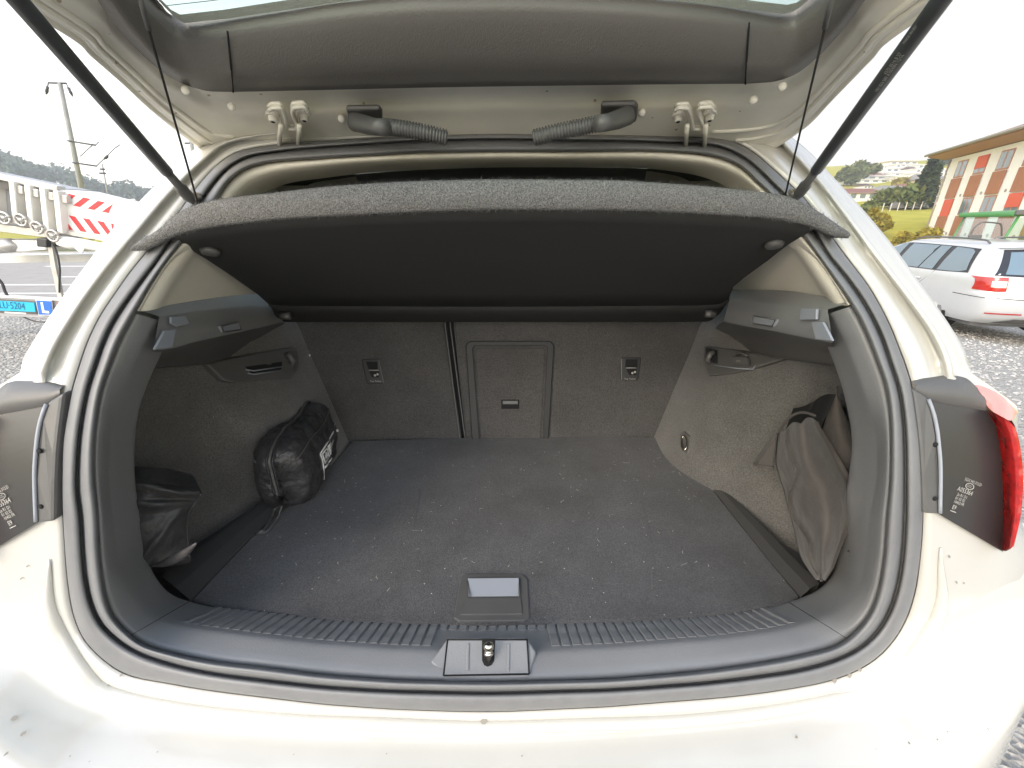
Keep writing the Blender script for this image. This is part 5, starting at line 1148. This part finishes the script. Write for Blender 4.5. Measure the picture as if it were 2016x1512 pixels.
epatch('brake_light', ([(.72, 1.385), (.9, 1.39), (1.08, 1.385)], [(.72, 1.405), (.9, 1.41), (1.08, 1.405)]), erear, M['tail_red'], .055)
for s in (0, 1):
    fx_ = (lambda x: x) if s == 0 else (lambda x: 2 * CXW - x)
    epatch('tail_lamp', ([(fx_(.012), .765), (fx_(.12), .76), (fx_(.25), .765)], [(fx_(.022), .955), (fx_(.12), .965), (fx_(.235), .97)]), erear, M['tail_red'], .012, 20)
    epatch('reversing_lens', ([(fx_(.09), .82), (fx_(.235), .82)], [(fx_(.09), .91), (fx_(.228), .915)]), erear, M['tail_clear'], .016, 10)
    epatch('reflector', ([(fx_(.10), .425), (fx_(.5), .43)], [(fx_(.10), .445), (fx_(.5), .45)]), erear, M['tail_red'], .010, 10)
epatch('tail_lamp', ([(.14, .77), (.08, .765), (.02, .765)], [(.17, .945), (.09, .955), (.03, .955)]), eleft, M['tail_red'], .010)
epatch('tailgate_line', ([(.08, .66), (.9, .64), (1.73, .66)], [(.08, .672), (.9, .652), (1.73, .672)]), erear, M['pillar_black'], .003, 20)
epatch('bumper_line', ([(.6, .655), (.3, .655), (.05, .655)], [(.6, .664), (.3, .664), (.05, .664)]), eleft, M['pillar_black'], .003)
epatch('tailgate_strip', ([(.46, .865), (.9, .86), (1.35, .865)], [(.46, .885), (.9, .88), (1.35, .885)]), erear, M['chrome'], .012, 20)
epatch('diffuser', ([(.28, .27), (.9, .27), (1.53, .27)], [(.46, .36), (.9, .37), (1.35, .36)]), erear, M['smooth_black'], .012, 20)
epatch('number_plate', ([(.66, .70), (.9, .70), (1.15, .70)], [(.66, .80), (.9, .80), (1.15, .80)]), erear, M['print'], .014, 10)
for u_ in (1.0, 3.62):
    for sx in (0, 1):
        x_ = .02 if sx == 0 else 2 * CXW - .02; dx = -1 if sx == 0 else 1
        mk('wheel_arch', tube([V((x_ + dx * .006 + (.25 * -dx), u_, .36)), V((x_ + dx * .006, u_, .36))], .375, 36), M['dark_void'], est, local=True)
        wh = mk('wheel', tube([V((x_ - dx * .2, u_, .315)), V((x_ - dx * .18, u_, .315)), V((x_ , u_, .315)), V((x_ + dx * .015, u_, .315))], [.28, .315, .315, .28], 36), M['rubber'], est, local=True)
        mk('rim', tube([V((x_, u_, .315)), V((x_ + dx * .018, u_, .315)), V((x_ + dx * .012, u_, .315))], [.21, .20, .05], 20), M['alu'], wh, local=True)
for s in (0, 1):
    fx_ = (lambda x: x) if s == 0 else (lambda x: 2 * CXW - x)
    rl_ = [V((fx_(CXW - ww_(1.40) + .03), y_, z_)) for y_, z_ in ((.62, 1.43), (.72, 1.475), (1.4, 1.492), (2.1, 1.48), (2.3, 1.43))]
    mk('roof_rail', tube(spline(rl_, 24), .014, 8), M['smooth_black'], est, local=True)
for u_, h_ in ((1.42, .80), (2.45, .80)):
    a = eleft(u_, h_, .03); b = eleft(u_ + .2, h_, .03); mk('door_handle', tube([a, b], .014, 8), M['silver'], est, local=True)
for us in ([(1.18, .95), (1.42, .72), (1.36, .40)], [(2.3, .95), (2.34, .40)]):
    mk('door_gap', tube([eleft(u, h, .001) for u, h in us], .004, 5), M['pillar_black'], est, local=True)
# ---------------- green tractor behind it
M['tgreen'] = mat('tractor_green', (.06, .22, .06), .4); M['cab_glass'] = glass('cab_glass', (.70, .84, .80), .22)
tp0 = at((2000, 480), 12.5); TG = gz(tp0.x)
tr = thing('green_tractor', 'green tractor with a glazed cab standing behind the silver car', 'tractor', (tp0.x, tp0.y, TG), math.radians(-12))
def tb(name, lo, hi, m, **k): return mk(name, box(lo, hi), m, tr, smooth=False, local=True, **k)
ct = 2.60
roof = mk('cab_roof', xf(prism([V(p) for p in [(-1.12,-.95,ct-.10),(1.0,-.95,ct+.02),(1.0,1.0,ct+.02),(-1.12,1.0,ct-.10)]], V((0,0,.14))), Matrix.Identity(4)), M['tgreen'], tr, smooth=False, bevel=.05, local=True)
for (x0, y0, x1, y1) in ((-1.05,-.9,-.92,-.9), (.95,-.9,.95,-.9), (-1.05,.95,-.92,.95), (.95,.95,.95,.95), (.15,-.92,.2,-.92)):
    mk('cab_post', tube([V((x0 - .12 if x0 < 0 else x0, y0, 1.25)), V((x1, y1, ct - .05))], .032, 8), M['tgreen'], tr, local=True)
for f_ in (((-1.12,-.9,1.3),(.95,-.9,1.3),(.95,-.9,ct-.02),(-.95,-.9,ct-.10)), ((-1.15,-.88,1.3),(-1.15,.93,1.3),(-.95,.93,ct-.1),(-.95,-.88,ct-.1)), ((.95,-.88,1.3),(.95,.93,1.3),(.95,.93,ct),(.95,-.88,ct))):
    mk('cab_window', ([V(p) for p in f_], [(0,1,2,3)]), M['cab_glass'], tr, smooth=False, local=True)
tb('cab_floor', (-1.1, -.9, .95), (.95, .95, 1.3), M['tgreen'], bevel=.03)
tb('bonnet', (-.45, .95, .85), (.45, 2.9, 1.55), M['tgreen'], bevel=.08)
tb('seat', (-.3, -.4, 1.3), (.3, .2, 1.5), M['smooth_black'], bevel=.05); tb('seat_back', (-.3, -.5, 1.45), (.3, -.36, 2.0), M['smooth_black'], bevel=.05)
mk('steering_wheel', tube([V((.2 * math.cos(t), .55 + .1 * math.sin(t), 1.75 + .17 * math.sin(t))) for t in [2*PI*k/16 for k in range(17)]], .018, 6), M['smooth_black'], tr, local=True)
for x_ in (-1.0, 1.0):
    for y_, R in ((-.6, .82), (2.3, .55)):
        d = .22; wt = mk('tyre', tube([V((x_ - d, y_, R)), V((x_ - d * .8, y_, R)), V((x_ + d * .8, y_, R)), V((x_ + d, y_, R))], [R * .8, R, R, R * .8], 30), M['rubber'], tr, local=True)
        mk('rim', tube([V((x_ - d - .01, y_, R)), V((x_ + d + .01, y_, R))], R * .5, 20), M['marking'], wt, local=True)
mk('mirror_arm', tube(spline([(-1.1,-.85,2.0),(-1.3,-.9,2.32),(-1.75,-.95,2.36),(-1.92,-.95,2.2),(-1.95,-.95,1.95)], 24), .022, 6), M['smooth_black'], tr, local=True)
tb('mirror', (-2.0, -1.02, 1.72), (-1.68, -.94, 2.02), M['smooth_black'], bevel=.03)
tb('work_lamp', (-1.1, -1.02, 2.55), (-.85, -.94, 2.68), M['smooth_black'], bevel=.02)
tb('work_lamp', (.1, -1.02, 2.60), (.4, -.94, 2.72), M['smooth_black'], bevel=.02)

# ---------------- apartment block with coloured panels
M['render_white'] = mat('white_render', (.80, .78, .72), .85, var=(.6, (.74, .72, .67), 5))
M['brown'] = mat('brown_panel', (.36, .15, .070), .75, var=(2, (.32, .13, .06))); M['redp'] = mat('red_blind', (.60, .10, .045), .7)
M['soffit'] = mat('timber_soffit', (.46, .25, .13), .8); M['gutter'] = mat('gutter', (.30, .26, .22), .5); M['tile'] = mat('roof_tile', (.20, .12, .085), .8, var=(3, (.26, .16, .11)))
M['win'] = mat('window_glass', (.16, .20, .22), .06, coat=1); M['wframe'] = mat('window_frame', (.36, .16, .08), .6)
bp0 = at((1845, 400), 36); bd = V((.4925, 1.077, 0)).normalized(); bn = V((-bd.y, bd.x, 0))
if bn.dot(CAM - bp0) < 0: bn = -bn
def fcd(p, off=0): return onPl(p, bp0 + bn * off, bn)
blk = thing('apartment_block', 'white apartment block with brown and red window panels and a wide timber eave', 'building', (bp0.x, bp0.y, -1.1), 0)
e0 = fcd((1875, 313)); zt = e0.z; P0 = V((e0.x, e0.y, 0))
def bpt(s, d, z): return P0 - bd * s - bn * d + V((0, 0, z))   # s along the facade towards the camera, d into the building
Lf = 27; D = 11
mk('walls', join(*[( [bpt(0,0,-1.4), bpt(Lf,0,-1.4), bpt(Lf,D,-1.4), bpt(0,D,-1.4), bpt(0,0,zt), bpt(Lf,0,zt), bpt(Lf,D,zt), bpt(0,D,zt)], box((0,0,0),(1,1,1))[1])]), M['render_white'], blk, smooth=False)
ov = 1.25
rz0 = zt + .05
mk('soffit', ([bpt(-ov,-ov,rz0+.25), bpt(Lf+ov,-ov,rz0+.25), bpt(Lf+ov,.02,rz0), bpt(-ov,.02,rz0), bpt(-ov,-ov,rz0+.36), bpt(Lf+ov,-ov,rz0+.36), bpt(Lf+ov,.02,rz0+.6), bpt(-ov,.02,rz0+.6)], box((0,0,0),(1,1,1))[1]), M['soffit'], blk, smooth=False)
mk('soffit', ([bpt(-ov,0,rz0+.25), bpt(0.02,0,rz0), bpt(0.02,D,rz0), bpt(-ov,D,rz0+.25), bpt(-ov,0,rz0+.4), bpt(0.02,0,rz0+.6), bpt(.02,D,rz0+.6), bpt(-ov,D,rz0+.4)], box((0,0,0),(1,1,1))[1]), M['soffit'], blk, smooth=False)
mk('roof', ([bpt(-ov-.1,-ov-.1,rz0+.42), bpt(Lf+ov,-ov-.1,rz0+.42), bpt(Lf+ov,D+ov,rz0+.42), bpt(-ov-.1,D+ov,rz0+.42), bpt(5,D/2,rz0+3.0), bpt(Lf-5,D/2,rz0+3.0)], [(0,1,5,4),(1,2,5),(2,3,4,5),(3,0,4),(0,3,2,1)]), M['tile'], blk, smooth=False)
mk('gutter', tube([bpt(-ov-.15,-ov-.15,rz0+.42), bpt(Lf+ov,-ov-.15,rz0+.42)], .11, 8), M['gutter'], blk)
mk('downpipe', tube([bpt(-.05,-.08,-1.2), bpt(-.05,-.08,zt-.1)], .06, 8), M['gutter'], blk)
# bays of window and panel, fitted on the facade
def fs(p):
    q = fcd(p) ; v = q - P0; return (-(v.dot(bd)), q.z)
s1, _ = fs((1903, 345)); s1b, _ = fs((1917, 345)) ; s2, _ = fs((1957, 330)); s2b, _ = fs((1976, 330))
bays = []; wdt = 1.55
zs_ = [fs((1905, 340))[1], fs((1880, 376))[1], fs((1877, 404))[1], fs((1862, 440))[1], fs((1852, 466))[1]]
st_h = 2.9
for bi, s0 in enumerate((1.35, 4.25, 7.15, 10.05, 12.95, 15.85, 18.75, 21.65)):
    for fl_i in range(3):
        zb = zt - .35 - st_h * fl_i
        zw0, zw1 = zb - 1.25, zb + .02
        wf = mk('window', join(*[xf(box((0,0,0),(1,1,1)), Matrix.Identity(4)) for _ in ()]) if False else ([bpt(s0,.10,zw0), bpt(s0+wdt,.10,zw0), bpt(s0+wdt,-.03,zw0), bpt(s0,-.03,zw0), bpt(s0,.10,zw1), bpt(s0+wdt,.10,zw1), bpt(s0+wdt,-.03,zw1), bpt(s0,-.03,zw1)], box((0,0,0),(1,1,1))[1]), M['wframe'], blk, smooth=False)
        for k in range(2):
            a = s0 + .09 + k * (wdt / 2 - .02); b = a + wdt / 2 - .16
            mk('pane', prism([bpt(a,-.034,zw0+.10), bpt(b,-.034,zw0+.10), bpt(b,-.034,zw1-.10), bpt(a,-.034,zw1-.10)], -bn * .004), M['win'], wf, smooth=False)
        if (bi + fl_i) % 3 == 1: mk('blind', prism([bpt(s0+.04,-.07,zb-.85), bpt(s0+wdt-.04,-.07,zb-.85), bpt(s0+wdt-.04,-.07,zw1), bpt(s0+.04,-.07,zw1)], -bn * .02), M['redp'], wf, smooth=False)
        if bi == 0 and fl_i == 1: mk('blind', prism([bpt(s0+.04,-.065,zw0-.1), bpt(s0+wdt-.04,-.065,zw0-.1), bpt(s0+wdt-.04,-.065,zw1), bpt(s0+.04,-.065,zw1)], -bn * .02), M['redp'], wf, smooth=False)
        mk('panel', prism([bpt(s0,-.05,zw0-.06), bpt(s0+wdt,-.05,zw0-.06), bpt(s0+wdt,-.05,zw0-1.55), bpt(s0,-.05,zw0-1.55)], -bn * -.05), M['brown'], blk, smooth=False)
    for zv in (zt - 3.0, zt - 5.9):
        mk('wall_vent', disc(bpt(s0 + 2.25, -.0, zv), bn, .11, .04, 10), M['gutter'], blk, smooth=False)

# ---------------- hillside houses, trees and hedge
M['hw'] = mat('house_white', (.72, .70, .65), .85); M['hy'] = mat('house_yellow', (.55, .45, .25), .85); M['roof_dark'] = mat('dark_roof', (.10, .065, .055), .8); M['roof_red'] = mat('red_brown_roof', (.20, .085, .060), .8)
M['roof_grey'] = mat('grey_roof', (.22, .21, .20), .8)
def hz(q): return hill(math.degrees(math.atan2(q.x, q.y)), math.hypot(q.x, q.y)) - q.z
def onH(p, tmax=420): return onF(p, hz, 30, tmax, 300)
def dep(q): return (q - CAM).dot(_cf)
def house(label, px0, px1, pyb, pyt, t, wm, rm, roof='gable', storeys=2, cat='house', name='hillside_house', group=None, nwin=3):
    a = onH(((px0 + px1) / 2, pyb)); t = dep(a); a, b = at((px0, pyb), t), at((px1, pyb), t); h = at((px0, pyt), t).z - a.z; wdir = b - a; wdir.z = 0; W = wdir.length; wdir.normalize(); dd = V((-wdir.y, wdir.x, 0))
    if dd.dot(a - CAM) < 0: dd = -dd
    D_ = W * .7 + 2; o = thing(name, label, cat, a, 0, group); g = a - V((0, 0, 4))
    def hp(s, d, z): return V((a.x, a.y, a.z)) + wdir * s + dd * d + V((0, 0, z))
    hw = h * (.62 if roof == 'gable' else 1.0)
    mk('wall', ([hp(0,0,-4), hp(W,0,-4), hp(W,D_,-4), hp(0,D_,-4), hp(0,0,hw), hp(W,0,hw), hp(W,D_,hw), hp(0,D_,hw)], box((0,0,0),(1,1,1))[1]), wm, o, smooth=False)
    e = W * .06
    if roof == 'gable': mk('roof', ([hp(-e,-e,hw-.05*h), hp(W+e,-e,hw-.05*h), hp(W+e,D_+e,hw-.05*h), hp(-e,D_+e,hw-.05*h), hp(W*.08,D_/2,h), hp(W*.92,D_/2,h)], [(0,1,5,4),(1,2,5),(2,3,4,5),(3,0,4),(0,3,2,1)]), rm, o, smooth=False)
    else: mk('roof', ([hp(-e,-e,hw), hp(W+e,-e,hw), hp(W+e,D_,hw), hp(-e,D_,hw), hp(-e,-e,hw+.12*h), hp(W+e,-e,hw+.12*h), hp(W+e,D_,hw+.12*h), hp(-e,D_,hw+.12*h)], box((0,0,0),(1,1,1))[1]), rm, o, smooth=False)
    sh_ = hw / storeys
    for st in range(storeys):
        for k in range(nwin):
            s0 = W * (k + .22) / nwin; s1_ = W * (k + .78) / nwin; z0 = st * sh_ + sh_ * .32; z1 = st * sh_ + sh_ * .82
            mk('window', prism([hp(s0,-.04,z0), hp(s1_,-.04,z0), hp(s1_,-.04,z1), hp(s0,-.04,z1)], dd * .06), M['win'], o, smooth=False)
        if roof == 'flat': mk('balcony', ([hp(0,-1.4,st*sh_), hp(W*.96,-1.4,st*sh_), hp(W*.96,-.02,st*sh_), hp(0,-.02,st*sh_), hp(0,-1.4,st*sh_+sh_*.30), hp(W*.96,-1.4,st*sh_+sh_*.30), hp(W*.96,-.02,st*sh_+sh_*.30), hp(0,-.02,st*sh_+sh_*.30)], box((0,0,0),(1,1,1))[1]), wm, o, smooth=False)
    return o
terr = []
rng = random.Random(21)
spec = [(1679,1748,362,354),(1688,1762,355,347),(1697,1770,348,340),(1706,1742,341,333),(1744,1792,341,332),(1766,1800,357,348),(1760,1800,349,341),(1718,1760,334,327),(1763,1800,332,324),(1800,1830,350,341),(1802,1840,342,333),(1806,1850,334,325),(1828,1866,349,340),(1842,1872,342,333),(1752,1805,326,318)]
nm = ['lowest and leftmost white terrace row on the hillside', 'white terrace row second from the bottom left of the hillside', 'wide white terrace row half way up the left of the hillside', 'short white terrace block high at the left of the hillside', 'white terrace block left of the tall dark fir', 'white terrace block low beside the fir on its left', 'white terrace block behind the broad fir at mid height', 'small white block near the hill crest at the left', 'white block near the crest above the fir', 'white terrace block just right of the fir', 'white terrace block right of the fir one level up', 'white terrace row near the crest right of the fir', 'low white terrace block next to the apartment block corner', 'white terrace block next to the apartment block one level up', 'long low white row with a tan roof on the hill crest']
rng = random.Random(4)
for i, (x0, x1, yb, yt) in enumerate(spec):
    t = 150 + (365 - yb) * 2.4
    house(nm[i], x0, x1, yb, yt, t, M['hw'], M['hw'] if i != 14 else M['hy'], 'flat', 1, 'terrace house', 'terrace_house', 'white terrace houses on the hillside', 4)
for i, (x0, x1, yb, yt, wm, rm, lb) in enumerate(((1682, 1700, 341, 331, 'hw', 'roof_dark', 'tiny white gabled house at the left end of the crest'), (1722, 1740, 352, 340, 'hw', 'roof_red', 'small red-roofed house among the left terraces'), (1790, 1806, 340, 328, 'hw', 'roof_dark', 'small dark-roofed house beside the tip of the fir'), (1842, 1862, 356, 346, 'hw', 'roof_dark', 'small dark-roofed house low by the apartment block'), (1772, 1792, 378, 362, 'hw', 'roof_red', 'red-roofed white house behind the foot of the fir'), (1700, 1720, 372, 362, 'hw', 'roof_dark', 'low dark-roofed house above the broad red roof'), (1824, 1846, 384, 370, 'hw', 'roof_grey', 'grey-roofed white house just above the top of the meadow'))):
    house(lb, x0, x1, yb, yt, 120, M[wm], M[rm], 'gable', 1, group='small gabled houses on the hillside', nwin=3)
house('white house under a broad red-brown roof at the foot of the hill', 1668, 1742, 396, 369, 118, M['hw'], M['roof_red'], 'gable', 1, nwin=4)
house('pale yellow house with a low grey roof in front of the fir', 1742, 1790, 387, 364, 112, M['hy'], M['roof_grey'], 'gable', 1)
house('tan house with a grey roof beside the apartment block corner', 1812, 1862, 370, 341, 120, M['hy'], M['roof_grey'], 'gable', 2)
house('small white house with a flat roof at the top of the meadow', 1808, 1848, 404, 384, 95, M['hw'], M['roof_dark'], 'flat', 1, nwin=2)
def ptree(name, label, px, pyb, pyt, wpx, t, m, seed, **k):
    b = onH((px, pyb)); t = dep(b); h = at((px, pyt), t).z - b.z; tree(name, label, b, h, wpx * t / F / 2, m, seed, **k)
ptree('fir_tree', 'tall pointed dark fir in the middle of the hillside houses', 1806, 412, 314, 44, 104, M['leaf_dark'], 1, conifer=True, n=2600, leaf=.9)
ptree('fir_tree', 'slimmer fir just right of the tall one', 1823, 400, 326, 26, 108, M['leaf_dark'], 2, conifer=True, n=1500, leaf=.8)
ptree('leafy_tree', 'dark round tree at the left end of the hillside', 1660, 368, 333, 44, 130, M['leaf_mid'], 3, n=1700, leaf=1.2)
ptree('leafy_tree', 'taller pale green tree right of the dark round one', 1692, 362, 322, 52, 135, M['leaf_mid'], 4, n=1900, leaf=1.2)
ptree('leafy_tree', 'rounded green tree at the foot of the tall fir', 1788, 412, 372, 62, 98, M['leaf_mid'], 5, n=2000, leaf=.9)
ptree('leafy_tree', 'bushy tree between the red roof and the fir', 1752, 410, 378, 56, 99, M['leaf_mid'], 6, n=1800, leaf=.9)
ptree('leafy_tree', 'small golden tree in front of the terrace rows', 1766, 372, 352, 30, 126, M['leaf_gold'], 7, n=900, leaf=.9)
ptree('crest_tree', 'dark tree on the crest by the apartment block roof', 1868, 325, 304, 30, 190, M['leaf_dark'], 8, n=700, leaf=1.5)
ptree('hedge_bush', 'golden bush at the left edge of the meadow', 1716, 470, 404, 46, 47, M['leaf_gold'], 9, n=2600, leaf=.42, bush=True, cat='bush')
ptree('hedge_bush', 'golden hedge bush low behind the silver car roof', 1772, 500, 456, 60, 40, M['leaf_gold'], 10, n=2400, leaf=.36, bush=True, cat='bush')
ptree('hedge_bush', 'yellow hedge bush beside the apartment block wall', 1812, 496, 440, 56, 38, M['leaf_gold'], 12, n=2200, leaf=.36, bush=True, cat='bush')
ptree('hedge_bush', 'olive bush against the white car pillar edge', 1700, 440, 398, 40, 60, M['leaf_mid'], 13, n=1500, leaf=.5, bush=True, cat='bush')
M['wood_post'] = mat('pale_fence_post', (.55, .50, .42), .8)
for i in range(6):
    p = onH((1736 + 15 * i, 417 - i * .6))
    tag(mk('fence_post', tube([p - V((0,0,.5)), p + V((0,0,1.1))], .06, 6), M['wood_post'], None), ['leftmost', 'second', 'third', 'fourth', 'fifth', 'last'][i] + ' pale fence post from the left along the top of the meadow', 'post', 'fence posts along the top of the meadow')
pc = onH((1786, 413)); hc_ = thing('hatch_car', 'tiny dark car parked above the meadow by the fence posts', 'car', pc, math.radians(-40))
mk('body', grid([[V((x * (2.1 - .1 * k), y * .85, z)) for x, y in rrect(-1, -1, 1, 1, .3)] for k, z in enumerate((.2, .5, .8))] + [[V((x * 1.3, y * .75, 1.4)) for x, y in rrect(-1, -1, 1, 1, .3)], [V((x * .9, y * .6, 1.45)) for x, y in rrect(-1, -1, 1, 1, .3)]], True), M['smooth_black'], hc_, local=True)

bo = erear(.50, .905, .016); bu = erear(.80, .905, .016) - bo
t_ = text('lettering', 'SKODA', bo, bu, V((0, .1, 1)), .05, M['chrome'], est, sx=1.5); t_.matrix_parent_inverse = Matrix.Identity(4)
# ---------------- thin haze in the valley air
hz_m = bpy.data.materials.new('valley_haze'); hz_m.use_nodes = True; nn = hz_m.node_tree.nodes; nn.clear()
ho = nn.new('ShaderNodeOutputMaterial'); hv = nn.new('ShaderNodeVolumePrincipled'); hv.inputs['Color'].default_value = (.93, .96, 1, 1); hv.inputs['Density'].default_value = .0013; hv.inputs['Anisotropy'].default_value = .2
hz_m.node_tree.links.new(hv.outputs[0], ho.inputs['Volume'])
tag(mk('haze', box((-520, -60, -4), (420, 520, 90)), hz_m, None, smooth=False), kind='stuff')
